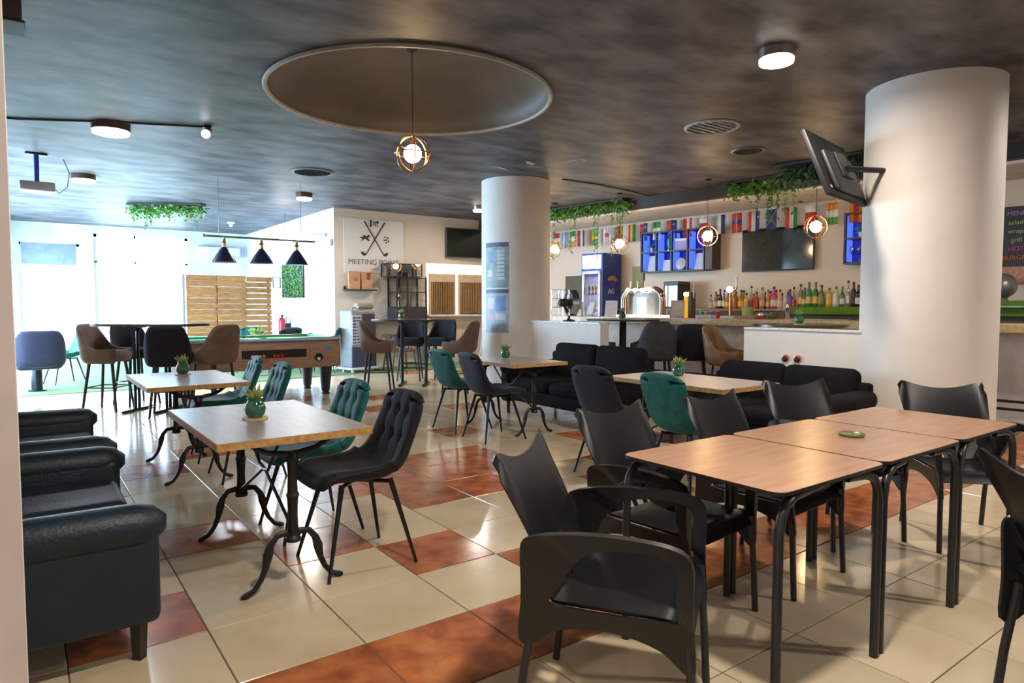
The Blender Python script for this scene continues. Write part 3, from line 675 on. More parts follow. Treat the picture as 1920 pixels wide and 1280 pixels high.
def foliage(t,n,hw,hd,top,drop,mt,strands=0,sl=.6,seed=1,strand_xs=None):
    g=random.Random(seed); bm=B()
    for k in range(n):
        c=Vector((g.uniform(-hw,hw),g.uniform(-hd,hd),top-abs(g.gauss(0,drop*.5)))); d=Vector((g.uniform(-1,1),g.uniform(-1,1),g.uniform(-1,.35))).normalized(); n_=Vector((g.uniform(-1,1),g.uniform(-1,1),g.uniform(0,1))).normalized()
        if abs(d.dot(n_))>.95: continue
        leafquad(bm,c,d,n_,g.uniform(.05,.10),g.uniform(.025,.045))
    o=obj('foliage',bm,mt,t); o['kind']='stuff'
    for s in range(strands):
        x=strand_xs[s] if strand_xs else g.uniform(-hw,hw); y=g.uniform(-hd,hd); l=sl*g.uniform(.55,1.1); bm=B(); pts=[]
        for q in range(9): pts.append(Vector((x+g.uniform(-.012,.012),y+g.uniform(-.01,.01),top-l*q/8)))
        tube(bm,pts,.0025,4)
        for q in range(int(l*46)):
            c=pts[0].lerp(pts[-1],g.random()); d=Vector((g.uniform(-1,1),g.uniform(-1,1),g.uniform(-1.6,0))).normalized(); leafquad(bm,c,d,Vector((g.uniform(-1,1),g.uniform(-1,1),.4)).normalized(),g.uniform(.04,.075),.028)
        obj('trailing_vine',bm,leafm,t)
PG='trailing green plants hung under the ceiling'
t=thing('hanging_plant','trailing green plant under the ceiling in front of the far windows','plant',(2.35,14.6,0),R(-36),PG)
obj('trellis',rbox(-.72,.72,-.12,.12,3.26,3.295,.004,1),blackt,t); foliage(t,1100,.72,.16,3.26,.17,leafm,12,.42,3)
t=thing('hanging_plant','long trailing green plant along the dark beam over the far end of the bar','plant',bw(-1.9,-1.5),BA,PG)
obj('trellis',rbox(-1.15,1.0,-.1,.06,3.26,3.295,.004,1),blackt,t); foliage(t,1900,1.08,.14,3.25,.15,leafm,11,1.05,5,[-1.05,-.9,-.72,-.35,-.3,.15,.42,.75,.82,.9,.6])
t=thing('hanging_plant','trailing green plant under the beam, left of the hanging black television','plant',bw(1.62,-1.5),BA,PG)
foliage(t,800,.42,.14,3.25,.17,leafm,8,.62,8,[.1,.18,.25,.3,.35,.5,.55,.6]); obj('trellis',rbox(-.5,.6,-.1,.06,3.26,3.295,.004,1),blackt,t)
t=thing('hanging_plant','dark green plant between the hanging television and the near column','plant',bw(2.9,-2.0),BA,PG)
foliage(t,1300,.55,.3,3.25,.22,leafd,5,.5,12); obj('trellis',rbox(-.6,.6,-.3,.3,3.26,3.295,.004,1),blackt,t)
t=thing('potted_fern','bright green leafy plant in a white pot beyond the pool table','plant',(3.55,12.9,.014))
obj('pot',lathe(B(),[(0,.55),(.07,.55),(.09,.75),(0,.75)],n=20),white,t); obj('stand',lathe(B(),[(.2,0),(.2,.02),(.03,.04),(.03,.53),(.25,.54),(.25,.55)],n=20),ttop,t)
bm=B()
for k in range(160):
    d=Vector((rnd.uniform(-1,1),rnd.uniform(-1,1),rnd.uniform(.1,1.2))).normalized(); leafquad(bm,Vector((0,0,.76))+d*rnd.uniform(0,.13),d,Vector((rnd.uniform(-1,1),rnd.uniform(-1,1),.3)).normalized(),.08,.04)
obj('foliage',bm,mat('lime_leaf',(.28,.45,.10),.5),t)['kind']='stuff'
t=thing('fire_extinguisher','red fire extinguisher seen between the slat screen and the side wall','fire extinguisher',(4.95,15.9,.6))
obj('cylinder',lathe(B(),[(0,0),(.075,.005),(.08,.03),(.08,.36),(.055,.42),(.02,.44)],n=20),redm,t); obj('valve',lathe(B(),[(.02,.44),(.025,.50),(0,.51)],n=12),blackm,t); obj('hose',tube(B(),[(0,0,.48),(.09,-.02,.45),(.1,-.02,.2)],.009,6),blackm,t); obj('wall_bracket',rbox(.06,.2,-.03,.03,.15,.3,.005,1),blackm,t)
t=thing('globe_pendant','glowing white glass globe pendant in front of the side wall by the pool lamp','lamp',(4.55,14.3,0))
obj('cable',tube(B(),[(0,0,2.75),(0,0,3.29)],.004,5),blackm,t); obj('globe',lathe(B(),[(0,-.15)]+[(.15*math.cos(a),.15*math.sin(a)) for a in [R(-75+k*15) for k in range(11)]]+[(0,.15)],(0,0,2.62),24),mat('opal_globe',(1,1,1),.4,emit=(1,.95,.88),es=14),t)
light('globe_light','POINT',(4.55,14.3,2.62),30,(1,.93,.85),.16)
# air cooler, on its trolley base
t=thing('air_cooler','grey and black evaporative air cooler with a louvred side, at the wall corner','air cooler',(5.35,12.45,.014),R(12))
obj('body',rbox(-.28,.28,-.2,.2,.1,1.22,.04,3),greyp,t)
obj('front_panel',rbox(-.02,.27,-.215,-.19,.55,1.15,.02,2),plast,t); obj('water_tank',rbox(-.27,.27,-.21,.19,.1,.52,.03,3),mat('navy_plastic',(.04,.05,.10),.4),t)
g=obj('louvre_panel',rbox(-.27,-.05,-.212,-.19,.55,1.12,.01,1),lgrey,t)
for r_ in range(9):
    for c in range(2): obj('louvre_slot',rbox(-.255+c*.1,-.175+c*.1,-.216,-.205,.575+r_*.06,.605+r_*.06,.003,1),mat('slot_blue',(.05,.08,.18),.4),g)
obj('handle',tube(B(),[(-.2,-.1,1.22),(-.15,-.1,1.27),(.0,-.1,1.27),(.05,-.1,1.22)],.012,6),chrome,t)
for x in (-.22,.22):
    for y in (-.15,.15): obj('caster',lathe(B(),[(.03,0),(.03,.05),(.015,.1)],(x,y,0),10),white,t)
obj('base_skid',rbox(-.33,.33,-.27,.25,.06,.1,.015,2),mat('pale_plastic',(.6,.66,.75),.4),t)
tag(obj('folded_bag',rbox(-.18,.2,-.1,.1,0,.13,.06,4),mat('olive_cloth',(.3,.28,.18),.8),loc=(5.48,12.45,1.245)),'crumpled olive bag lying on top of the air cooler','bag')
# floating shelf with two paper bags
t=thing('wall_shelf','thin black wall shelf under the golf club sign','shelf',(5.66,13.1,1.63)); obj('board',rbox(-.34,.34,-.2,0,0,.025,.003,1),blackt,t)
for x in (-.3,.28): obj('bracket',box(B(),x-.02,x+.02,-.03,0,0.02,.09),blackm,t)
def bag(label,x):
    t=thing('paper_bag',label,'bag',(x,12.99,1.655),rnd.uniform(-.08,.08),'kraft paper bags on the wall shelf'); bm=B()
    pts=[(-.12,-.05),(.12,-.05),(.12,.05),(-.12,.05)]; lo=[bm.verts.new((a*.92,b_,0)) for a,b_ in pts]; hi=[bm.verts.new((a*1.05,b_*.7,.36)) for a,b_ in pts]
    bm.faces.new(lo[::-1]); [bm.faces.new((lo[i],lo[(i+1)%4],hi[(i+1)%4],hi[i])) for i in range(4)]; bm.faces.new(hi)
    obj('body',bm,kraft,t); obj('folded_rim',rbox(-.128,.128,-.04,.04,.335,.365,.005,1),kraft,t); return t
bag('left kraft paper bag on the black wall shelf, with a faint round print',5.52); tp=bag('right kraft paper bag on the wall shelf, with a dark red print',5.79)
obj('print',box(B(),.0,.07,-.047,-.042,.2,.34),mat('dark_red_print',(.3,.06,.03),.7),tp)
t2=[o for o in bpy.data.objects if o.name=='paper_bag'][0]; obj('print',lathe(B(),[(0,0),(.05,0),(.05,.004),(0,.004)],n=20,M=Matrix.Translation((.02,-.045,.2))@Matrix.Rotation(R(90),4,'X')),mat('tan_print',(.4,.2,.1),.7),t2)
# painted club sign on the wall
ink=mat('sign_ink',(.02,.018,.016),.6); inkg=mat('sign_grey_ink',(.12,.10,.09),.6)
t=thing('club_sign','white sign panel with crossed golf clubs, horse, football and grey capital lettering','sign',(6.03,13.098,0))
obj('panel',rbox(-.68,.68,-.012,0,2.0,3.12,.003,1),mat('sign_panel',(.74,.68,.63),.5,col2=(.72,.665,.615),scale=2),t)
for s in (-1,1):
    obj('golf_club',tube(B(),[(s*.23,-.02,3.07),(-s*.2,-.02,2.39)],[.013,.008],6),ink,t)
    bm=B(); prism(bm,[(-s*a,b_) for a,b_ in [(.19,2.40),(.21,2.365),(.26,2.36),(.30,2.40),(.305,2.44),(.27,2.44),(.23,2.415)]],-.022,-.012,'y'); obj('club_head',bm,ink,t)
bm=B(); prism(bm,[(-.34,2.72),(-.30,2.745),(-.26,2.74),(-.25,2.78),(-.215,2.79),(-.20,2.755),(-.17,2.77),(-.13,2.80),(-.10,2.77),(-.13,2.755),(-.15,2.72),(-.11,2.68),(-.13,2.665),(-.18,2.70),(-.2,2.71),(-.25,2.70),(-.29,2.66),(-.30,2.67),(-.27,2.715),(-.30,2.72)],-.020,-.012,'y'); obj('horse_and_rider',bm,ink,t)
for a,b_,r_ in [(.27,2.71,.022),(.235,2.765,.016),(.30,2.755,.018),(.225,2.70,.018),(.26,2.655,.018),(.315,2.68,.018)]:
    obj('football_patch',lathe(B(),[(0,0),(r_,0),(r_,.008),(0,.008)],n=5,M=Matrix.Translation((a,-.012,b_))@Matrix.Rotation(R(90),4,'X')),ink,t)
obj('football_outline',tube(B(),[(.27+.065*math.cos(R(k*15)),-.014,2.71+.065*math.sin(R(k*15))) for k in range(24)],.0025,4,closed=True),inkg,t)
for a in [(-.10,-.065,2.98,3.09),(-.115,-.05,3.085,3.1),(-.11,-.055,2.965,2.98),(-.03,-.022,2.98,3.09),(0,.008,2.99,3.09),(.02,.028,2.96,3.08),(.06,.07,2.96,3.04)]: obj('dart_and_beer_mark',box(B(),a[0],a[1],-.018,-.012,a[2],a[3]),ink,t)
obj('glass_mark',lathe(B(),[(0,0),(.028,0),(.028,.006),(0,.006)],n=16,M=Matrix.Translation((.065,-.012,3.07))@Matrix.Rotation(R(90),4,'X')),ink,t)
text('MEETING POINT',.155,inkg,t,(-.02,-.014,2.225),(R(90),0,0)); text('sports bar',.05,mat('faint_ink',(.45,.38,.33),.6),t,(0,-.014,2.09),(R(90),0,0))
# display case and glass box
t=thing('display_cabinet','black framed glass display cabinet standing on the side desk under the sign','cabinet',(6.68,12.88,0))
bm=B()
for x in (-.36,-.11,.33):
    for y in (-.2,.2): box(bm,x,x+.03,y-.015,y+.015,1.2,1.93)
for z in (1.28,1.6,1.9): box(bm,-.36,.36,-.21,.21,z,z+.015)
obj('frame',bm,blackm,t); obj('lower_drawers',rbox(-.37,.37,-.22,.22,1.0,1.28,.01,1),mat('dark_cabinet',(.035,.03,.04),.4),t)
for a in [(-.33,-.11,1.295,1.6),(-.08,.33,1.295,1.6),(-.33,-.11,1.615,1.9),(-.08,.33,1.615,1.9)]: obj('glass_pane',box(B(),a[0],a[1],-.21,-.205,a[2],a[3]),cabg,t)
for x in (-.22,.0,.12,.25): obj('shelf_ornament',lathe(B(),[(0,0),(.03,0),(.02,.04),(.035,.08),(0,.1)],(x,0,1.62),12),mat('gold_glass',(.6,.45,.2),.2,metal=.5),t)
t=thing('glass_showcase','long glass showcase box with dark figures on top of the display cabinet','cabinet',(6.58,12.93,1.93))
bm=B()
for x in (-.42,.40):
    for y in (-.14,.12): box(bm,x,x+.02,y,y+.02,0,.28)
box(bm,-.42,.42,-.14,.14,0,.015); box(bm,-.42,.42,-.14,.14,.27,.28); obj('frame',bm,plast,t); obj('glass_pane',box(B(),-.4,.4,-.138,-.133,.015,.27),cabg,t)
for x,h,r_ in [(-.30,.24,.03),(-.06,.14,.05),(.08,.10,.07),(.26,.26,.03)]: obj('figure',lathe(B(),[(0,0),(r_,0),(r_*.7,h*.4),(r_,h*.6),(r_*.3,h*.9),(0,h)],(x,0,.015),12),mat('dark_figure',(.06,.05,.08),.4),t)
# wall television over the hatch, shutters, easel
def tv(label,loc,rz,wd,ht,m1,th=.05,tilt=0,group=None):
    t=thing('television',label,'television',loc,(0,0,rz) if not tilt else (0,0,rz),group)
    M=Matrix.Rotation(tilt,4,'X')
    bm=B(); rbox(-wd/2,wd/2,-th/2,th/2,-ht/2,ht/2,.008,2,bm); bmesh.ops.transform(bm,matrix=M,verts=bm.verts); obj('casing',bm,plast,t)
    obj('screen',box(B(),-wd/2+.015,wd/2-.015,-th/2-.003,-th/2+.002,-ht/2+.02,ht/2-.015,M),m1,t); return t,M
q,_=tv('wall television with dark screen above the kitchen hatch, left of the far column',(8.35,12.95,2.74),R(-7),1.25,.66,scr); obj('wall_bracket',rbox(-.2,.2,.02,.18,-.15,.15,.01,1),blackm,q)
q,_=tv('large wall television on the bar wall, reflecting green and red lights',bw(1.3,-.07,2.315),BA,1.3,.75,scrg); obj('wall_bracket',rbox(-.2,.2,.02,.1,-.15,.15,.01,1),blackm,q)
for x0,l in ((7.30,'left folding hatch shutter with vertical timber slats'),(8.06,'right folding hatch shutter with vertical timber slats, beside the far column')):
    t=thing('hatch_shutter',l,'shutter',(x0,13.05,0),0,'slatted shutters of the kitchen hatch'); obj('panel',rbox(0,.68,-.02,.02,1.12,2.03,.005,1),mat('shutter_board',(.68,.50,.31),.5),t)
    bm=B()
    for k in range(13): box(bm,.06+k*.045,.06+k*.045+.02,-.05,-.02,1.14,1.84)
    o=obj('vertical_slats',bm,mat('timber_slats',(.45,.24,.09),.5),t); o['kind']='stuff'
    obj('slat_backing',box(B(),.05,.645,-.024,-.02,1.13,1.85),blackt,t)
tag(obj('hatch_counter',rbox(7.2,10.3,12.86,13.35,1.08,1.12,.008,2),white),'white sill shelf below the slatted shutters','shelf')
t=thing('lit_ceiling_panel','glowing light panels of the kitchen seen through the hatch','lamp',(8.6,13.95,2.95)); obj('diffuser',rbox(-1.1,1.1,-.3,.3,0,.04,.01,1),glowp,t); obj('casing',rbox(-1.12,1.12,-.32,.32,.04,.06,.005,1),white,t)
light('kitchen_light','AREA',(8.6,13.95,2.93),60,(1,.95,.85),2.0,(0,0,0),.5)
t=thing('easel','white A-frame easel leaning beside the far column','easel',(8.35,12.2,0))
for p in [((-.3,0,0),(0,0,1.75)),((.3,0,0),(.02,0,1.75)),((0,.35,0),(.01,.03,1.7))]: obj('leg',tube(B(),p,.012,6),white,t)
for z in (.55,1.0): obj('cross_bar',tube(B(),[(-.3+.17*z,0,z),(.3-.17*z,0,z)],.010,6),white,t)
# desk and captain chair
t=thing('side_desk','narrow dark desk against the wall behind the brown stool','desk',(6.5,12.84,0)); obj('desktop',rbox(-.75,.75,-.25,.25,.96,1.0,.005,1),mat('brown_desk',(.16,.10,.07),.4),t)
for x in (-.7,.7):
    for y in (-.2,.2): obj('leg',box(B(),x-.025,x+.025,y-.025,y+.025,0,.96),MATS['brown_desk'],t)
t=thing('captain_chair','low wooden chair with spindle back in front of the desk','chair',(6.15,12.2,0)); wd=mat('dark_oak',(.12,.075,.05),.45)
obj('seat',rbox(-.28,.28,-.24,.24,.40,.44,.02,2),wd,t); obj('top_rail',tube(B(),[(-.3,-.22,.70),(-.3,.1,.72),(-.15,.24,.72),(.15,.24,.72),(.3,.1,.72),(.3,-.22,.70)],.028,8,rx=1.3),wd,t)
for k in range(9):
    a=R(180-k*22.5); obj('spindle',tube(B(),[(.25*math.cos(a),.20*math.sin(a),.44),(.29*math.cos(a),.23*math.sin(a),.70)],.011,6),wd,t)
for sx in (-1,1):
    for sy in (-1,1): obj('leg',tube(B(),[(sx*.22,sy*.18,.4),(sx*.27,sy*.22,0)],.018,8),wd,t)
    obj('stretcher',tube(B(),[(sx*.24,-.2,.15),(sx*.24,.2,.15)],.011,6),wd,t)
tag(obj('open_folder',rbox(-.2,.2,-.1,.1,0,.02,.004,1),mat('dark_folder',(.03,.06,.08),.4),loc=(6.05,12.75,1.0)),'dark folder lying on the side desk','folder')
# sensors on the side wall
t=thing('security_camera','white bullet camera high on the corner of the bright side wall','camera',(5.14,13.5,2.78)); obj('body',tube(B(),[(-.05,.02,0),(-.24,.12,-.01)],[.035,.045],12),white,t); obj('mount',rbox(-.06,0,-.03,.03,-.04,.04,.01,1),lgrey,t)
tag(obj('wall_speaker',rbox(-.06,0,-.06,.06,-.07,.07,.015,2),lgrey,loc=(5.14,13.2,2.6)),'small grey sensor box on the wall corner below the bullet camera','sensor')
t=thing('smoke_detector','small white ceiling detector above the pool lamp','detector',(4.1,16.9,0)); obj('base',lathe(B(),[(.09,3.3),(.09,3.27),(.05,3.26),(0,3.26)],n=20),white,t); obj('head',lathe(B(),[(.04,3.26),(.04,3.2),(0,3.19)],n=14),white,t)
# posters round the far column
def poster(label,z0,z1,mats,rects):
    t=thing('poster',label,'poster',(6.46,8.69,0),0,'event posters on the far column')
    A0,A1=R(176),R(222)
    def patch(name,u0,u1,v0,v1,off,m1):
        bm=B(); n=10; lo=[];hi=[];li=[];hi2=[]
        for k in range(n+1):
            a=A0+(A1-A0)*(u0+(u1-u0)*k/n)
            for L2,r_,v in ((lo,.552+off,v0),(hi,.552+off,v1),(li,.5505,v0),(hi2,.5505,v1)): L2.append(bm.verts.new((r_*math.cos(a),r_*math.sin(a),z0+(z1-z0)*v)))
        for k in range(n):
            bm.faces.new((lo[k],lo[k+1],hi[k+1],hi[k])); bm.faces.new((hi[k],hi[k+1],hi2[k+1],hi2[k])); bm.faces.new((li[k+1],li[k],hi2[k],hi2[k+1])); bm.faces.new((lo[k+1],lo[k],li[k],li[k+1]))
        for k in (0,n): bm.faces.new((lo[k],hi[k],hi2[k],li[k]))
        obj(name,bm,m1,t)
    patch('sheet',0,1,0,1,.001,mats[0])
    for r_ in rects: patch('printed_panel',*r_[:4],.0022,r_[4])
pg=mat('poster_grey_blue',(.20,.30,.38),.5,col2=(.35,.45,.42),scale=6); pd=mat('poster_dark_blue',(.10,.12,.22),.5); pl=mat('poster_pale',(.62,.66,.72),.5); pr_=mat('poster_pink',(.62,.45,.5),.5); pb=mat('poster_mid_blue',(.2,.35,.6),.5)
poster('upper poster on the far column, blue grey with a column of pale boxes',1.60,2.30,[pg],[(0,1,.9,1,pd)]+[(.55,.85,.18+.085*k,.24+.085*k,pl) for k in range(8)]+[(.15,.4,.55,.8,pb),(.1,.35,.25,.4,pl)])
poster('lower poster on the far column, pale blue with small photo boxes',.90,1.58,[mat('poster_pale_blue',(.38,.48,.62),.5)],[(0,1,.91,1,pd),(.1,.45,.55,.8,pl),(.1,.45,.3,.42,pr_),(.5,.9,.5,.85,pb),(.5,.9,.3,.45,pl),(.3,.9,.03,.22,pg)])
# ================================================================ the bar
# counter
t=thing('bar_counter','long bar counter with pale front and golden wood top','bar counter',(BO.x,BO.y,0),BA)
obj('worktop',rbox(-3.3,7.2,-2.25,-1.55,1.09,1.13,.01,2),ctop,t)
obj('counter_front',box(B(),-3.25,7.2,-2.02,-1.9,0,1.09),mat('pale_counter_front',(.62,.58,.56),.5),t)
obj('counter_edge',rbox(-3.32,7.22,-2.285,-2.25,1.03,1.13,.006,1),mat('golden_edge',(.62,.48,.26),.35,coat=.3,col2=(.45,.32,.14),scale=30),t)
for z in (.17,.26): obj('foot_rail',tube(B(),[(-3.2,-2.2,z),(7.1,-2.2,z)],.016,8),bluem,t)
t=thing('back_counter','back counter along the bar wall carrying the bottles','bar counter',(BO.x,BO.y,0),BA)
obj('cabinet',box(B(),-.6,7.2,-.58,-.02,0,1.24),mat('back_counter_dark',(.12,.09,.07),.5),t); obj('worktop',rbox(-.62,7.2,-.6,0,1.24,1.27,.006,1),mat('back_counter_top',(.35,.27,.18),.4),t)
tag(obj('turf_ledge',rbox(1.75,7.2,-.66,-.40,1.19,1.31,.008,1),mat('ledge_turf',(.12,.26,.02),.9,bump=.6,bscale=150),loc=(BO.x,BO.y,0),rot=BA),'green turf covered ledge under the row of bottles','shelf')
# fridge
t=thing('drinks_fridge','blue upright drinks fridge with lit white header and glass door','fridge',bw(-2.45,-.35),BA)
bm=B()
for a in [(-.29,-.25,-.3,.3,0,2.08),(.25,.29,-.3,.3,0,2.08),(-.25,.25,.26,.3,0,2.08),(-.25,.25,-.3,.3,0,.12),(-.25,.25,-.3,.3,2.04,2.42),(-.29,-.25,-.3,.3,2.08,2.42),(.25,.29,-.3,.3,2.08,2.42)]: box(bm,*a)
obj('cabinet',bm,blue,t); obj('lit_header',rbox(-.25,.25,-.325,-.3,2.1,2.38,.012,2),spotm,t)
text('ice cold',.10,mat('header_blue',(.05,.15,.5),.4),t,(0,-.328,2.24),(R(90),0,0))
bm=B()
for a in [(-.25,-.20,-.33,-.3,.12,2.05),(.20,.25,-.33,-.3,.12,2.05),(-.25,.25,-.33,-.3,.12,.18),(-.25,.25,-.33,-.3,1.99,2.05)]: box(bm,*a)
obj('door_frame',bm,white,t); obj('door_glass',box(B(),-.2,.2,-.32,-.315,.18,1.99),cabg,t); obj('door_handle',tube(B(),[(-.225,-.35,1.0),(-.225,-.35,1.4)],.01,6),chrome,t)
obj('inner_light',box(B(),-.24,.24,.24,.25,.2,1.95),mat('fridge_inside_glow',(1,1,1),.5,emit=(1,.93,.8),es=7),t)
for z in (.5,.85,1.2,1.55): obj('shelf',box(B(),-.245,.245,-.28,.24,z,z+.012),chrome,t)
text('AG',.15,white,t,(.296,-.02,1.62),(R(90),0,R(90)))
for k in range(3): obj('arc_mark',tube(B(),[(.294,.02+.15*math.cos(a)*(1-.25*k),1.82+.12*math.sin(a)*(1-.25*k)) for a in [R(20+q*20) for q in range(8)]],.014,5),mat('orange_mark',(.7,.35,.05),.5),t)
def bottle_mesh(kind):
    P={'wine':[(0,0),(.036,0),(.038,.01),(.038,.18),(.03,.215),(.015,.245),(.0135,.31),(.015,.312),(.0145,.325),(0,.325)],
       'spirit':[(0,0),(.04,0),(.042,.012),(.042,.17),(.037,.195),(.017,.22),(.014,.28),(.017,.282),(.016,.30),(0,.30)],
       'squat':[(0,0),(.05,0),(.054,.015),(.054,.12),(.045,.155),(.018,.18),(.015,.22),(.018,.222),(.018,.24),(0,.24)],
       'slim':[(0,0),(.026,0),(.028,.01),(.029,.15),(.022,.20),(.012,.24),(.011,.30),(.014,.302),(.013,.32),(0,.32)],
       'beer':[(0,0),(.028,0),(.03,.008),(.03,.13),(.024,.16),(.012,.19),(.012,.225),(0,.225)]}[kind]
    return P
GL={'clear':clearg,'amber':mat('amber_glass',(.45,.17,.03),.1,coat=.5),'green':mat('green_glass',(.03,.22,.05),.1,coat=.5),'dark':mat('dark_glass',(.02,.02,.018),.1,coat=.5),'pink':mat('magenta_liquor',(.65,.05,.28),.1,coat=.5),'purple':mat('purple_liquor',(.16,.08,.45),.1,coat=.5),'olive':mat('olive_glass_bottle',(.16,.17,.06),.1,coat=.5),'yellow':mat('yellow_liquor',(.75,.5,.04),.15,coat=.5),'white':mat('frosted_white_glass',(.62,.64,.62),.2),'pale':mat('pale_pink_glass',(.7,.45,.38),.15),'steel':chrome,'red':mat('red_liquor',(.45,.03,.02),.12,coat=.5)}
capm={'black':mat('black_cap',(.03,.025,.025),.4),'brown':mat('cork_cap',(.2,.1,.05),.6),'teal':mat('teal_cap',(.05,.3,.25),.4),'white':white}
labm={'white':mat('white_label',(.75,.73,.68),.6),'yellow':mat('yellow_label',(.8,.5,.05),.6),'red':mat('red_label',(.6,.06,.04),.6),'tan':mat('tan_label',(.65,.5,.3),.6),'dark':mat('dark_label',(.08,.07,.06),.6),'green':mat('green_label',(.25,.3,.15),.6)}
def bottle(label,x,y,z,h,kind,gl,cap,lab,group='bottles on the back counter'):
    P=bottle_mesh(kind); s=h/P[-1][1]; ws=min(s,1.25) if s<1.25 else 1.1
    t=thing('bottle',label,'bottle',bw(x,y,z),BA,group)
    Q=[(r*ws,zz*s) for r,zz in P]; top=Q[-1][1]
    obj('glass',lathe(B(),Q,n=14),GL[gl],t)
    r=Q[-3][0]+.002; obj('cap',lathe(B(),[(r,top-.035),(r,top+.004),(r*.8,top+.006),(0,top+.006)],n=10),capm[cap],t)
    if lab: R_=max(q[0] for q in Q)+.0015; obj('label',lathe(B(),[(R_-.002,top*.14),(R_,top*.14),(R_,top*.42),(R_-.002,top*.42)],n=14),labm[lab],t)
    return t
def X(px): # photo column -> position along the bar wall at bottle depth
    T_=[(1330,.13),(1345,.3),(1400,.88),(1480,1.65),(1570,2.44),(1612,2.78)]
    for (a,b),(c,d) in zip(T_,T_[1:]):
        if px<=c: return b+(d-b)*(px-a)/(c-a)
    return T_[-1][1]
BT=[(1334,.26,'spirit','clear','black','tan','short clear bottle with tan label, leftmost of the back counter bottles'),
(1343,.31,'wine','amber','black','tan','amber bottle with tan label, second from the left end of the bottle row'),
(1351,.36,'wine','dark','black','white','tall dark bottle with white label near the left end of the row'),
(1359,.34,'slim','clear','black','white','slim clear bottle with black cap just left of the white ball tap'),
(1367,.29,'squat','amber','brown','yellow','squat amber bottle behind the white ball tap'),
(1379,.38,'spirit','amber','brown',None,'big amber bottle without a label, right of the white ball tap'),
(1391,.33,'squat','amber','black','yellow','amber bottle with yellow label beside the big unlabelled amber one'),
(1400,.28,'spirit','yellow','black','tan','golden bottle with black cap above the green bucket'),
(1410,.40,'slim','clear','black','red','tall slim clear bottle with red label above the green bucket'),
(1420,.30,'spirit','red','black','red','red liquor bottle with red label left of the pink one'),
(1431,.37,'wine','clear','brown','tan','clear wine-shaped bottle with brown cap below the middle of the television'),
(1442,.33,'slim','amber','brown','tan','slim amber bottle left of the magenta one'),
(1453,.38,'squat','pink','black','white','magenta liquor bottle with a bright white label'),
(1464,.33,'spirit','pale','brown','white','pale pink bottle right of the magenta one'),
(1474,.28,'spirit','white','white','tan','small frosted bottle with white cap left of the purple one'),
(1482,.33,'spirit','purple','black',None,'purple bottle without a label'),
(1490,.37,'slim','clear','black','red','slim clear bottle with red label right of the purple one'),
(1503,.37,'wine','clear','black','tan','clear wine-shaped bottle at the left end of the turf ledge'),
(1511,.31,'spirit','green','brown','yellow','shorter green bottle with yellow label, first on the turf ledge'),
(1519,.40,'wine','green','brown','tan','tall green bottle, the left one of a tall pair'),
(1531,.40,'wine','green','brown','yellow','tall green bottle, the right one of a tall pair'),
(1542,.35,'spirit','olive','black','green','olive bottle with green label right of the tall green pair'),
(1556,.30,'spirit','yellow','brown','yellow','bottle with a broad bright yellow label and brown cap'),
(1568,.32,'spirit','white','teal','white','frosted white bottle with teal cap'),
(1580,.32,'wine','green','teal','white','green bottle with white label and teal cap'),
(1591,.41,'slim','clear','black','white','tall slim clear bottle with white label near the column'),
(1601,.39,'wine','dark','black','dark','tall black bottle, second from the near column'),
(1610,.34,'spirit','dark','black','white','black bottle with pale label next to the near column')]
for px,h,k,g,c,l,lab in BT: bottle(lab,X(px),-.32+.0*px,1.27 if px<1500 else 1.312,h-(0 if px<1500 else .0),k,g,c,l)
for q,px in enumerate((1336,1348,1372,1386,1405,1427,1437,1448,1459,1470,1497)): bottle(['clear spirit bottle in the rear row','amber bottle in the rear row','green bottle in the rear row'][q%3]+' of the back counter, '+['at its left end','behind the dark bottle','behind the ball tap','behind the big amber bottle','over the green bucket','behind the red liquor','behind the brown capped one','behind the slim amber one','behind the magenta one','behind the pale pink one','behind the red labelled slim one'][q],X(px),-.14,1.27,.27+.02*(q%4),('spirit','wine','slim')[q%3],('clear','amber','green')[q%3],'black',('white','tan')[q%2],'rear row of bottles on the back counter')
# fridge bottles
n=0
for z,row in ((.512,'lowest'),(.862,'second'),(1.212,'third'),(1.562,'top')):
    for k in range(5):
        b=bottle('small amber beer bottle on the %s fridge shelf, %s'%(row,['leftmost','second from left','middle one','second from right','rightmost'][k]),-2.45-.17+.085*k,-.52,z,.225,'beer','amber','white','white','beer bottles in the fridge')
# cube shelves with blue light
def cubes(label,x0,cols,z0=2.0,cw=.36,ch=.39,d=.30):
    t=thing('cube_shelf',label,'shelf',bw(x0,0),BA,'blue lit cube shelves on the bar wall'); Wd=cols*cw
    bm=B(); s=.025
    for c in range(cols+1): box(bm,c*cw-s/2,c*cw+s/2,-d,0,z0,z0+2*ch)
    for r_ in range(3): box(bm,-s/2,Wd+s/2,-d,0,z0+r_*ch-s/2,z0+r_*ch+s/2)
    obj('frame',bm,mat('dark_shelf_wood',(.07,.055,.06),.5),t)
    for c in range(cols):
        for r_ in range(2): obj('back_panel',box(B(),c*cw+s/2,(c+1)*cw-s/2,-.02,-.01,z0+r_*ch+s/2,z0+(r_+1)*ch-s/2),ledb,t)
    for c in range(cols): obj('led_strip',box(B(),c*cw+.02,c*cw+.03,-.25,-.05,z0+.03,z0+2*ch-.03),mat('blue_led',(.1,.2,1),.5,emit=(.08,.18,1),es=.7),t)
    return t
t=cubes('blue lit cube shelf with trophies and framed cards, left of the bar television',-1.45,4); 
obj('side_cabinet',rbox(1.47,1.62,-.30,0,2.0,2.78,.004,1),mat('dark_shelf_wood',(.07,.055,.06),.5),t)
cubes('blue lit cube shelf partly hidden behind the near column, holding glasses',2.52,3)
def onshelf(name,label,cat,x,z,build): 
    t=thing(name,label,cat,bw(x,-.17,z),BA); build(t); return t
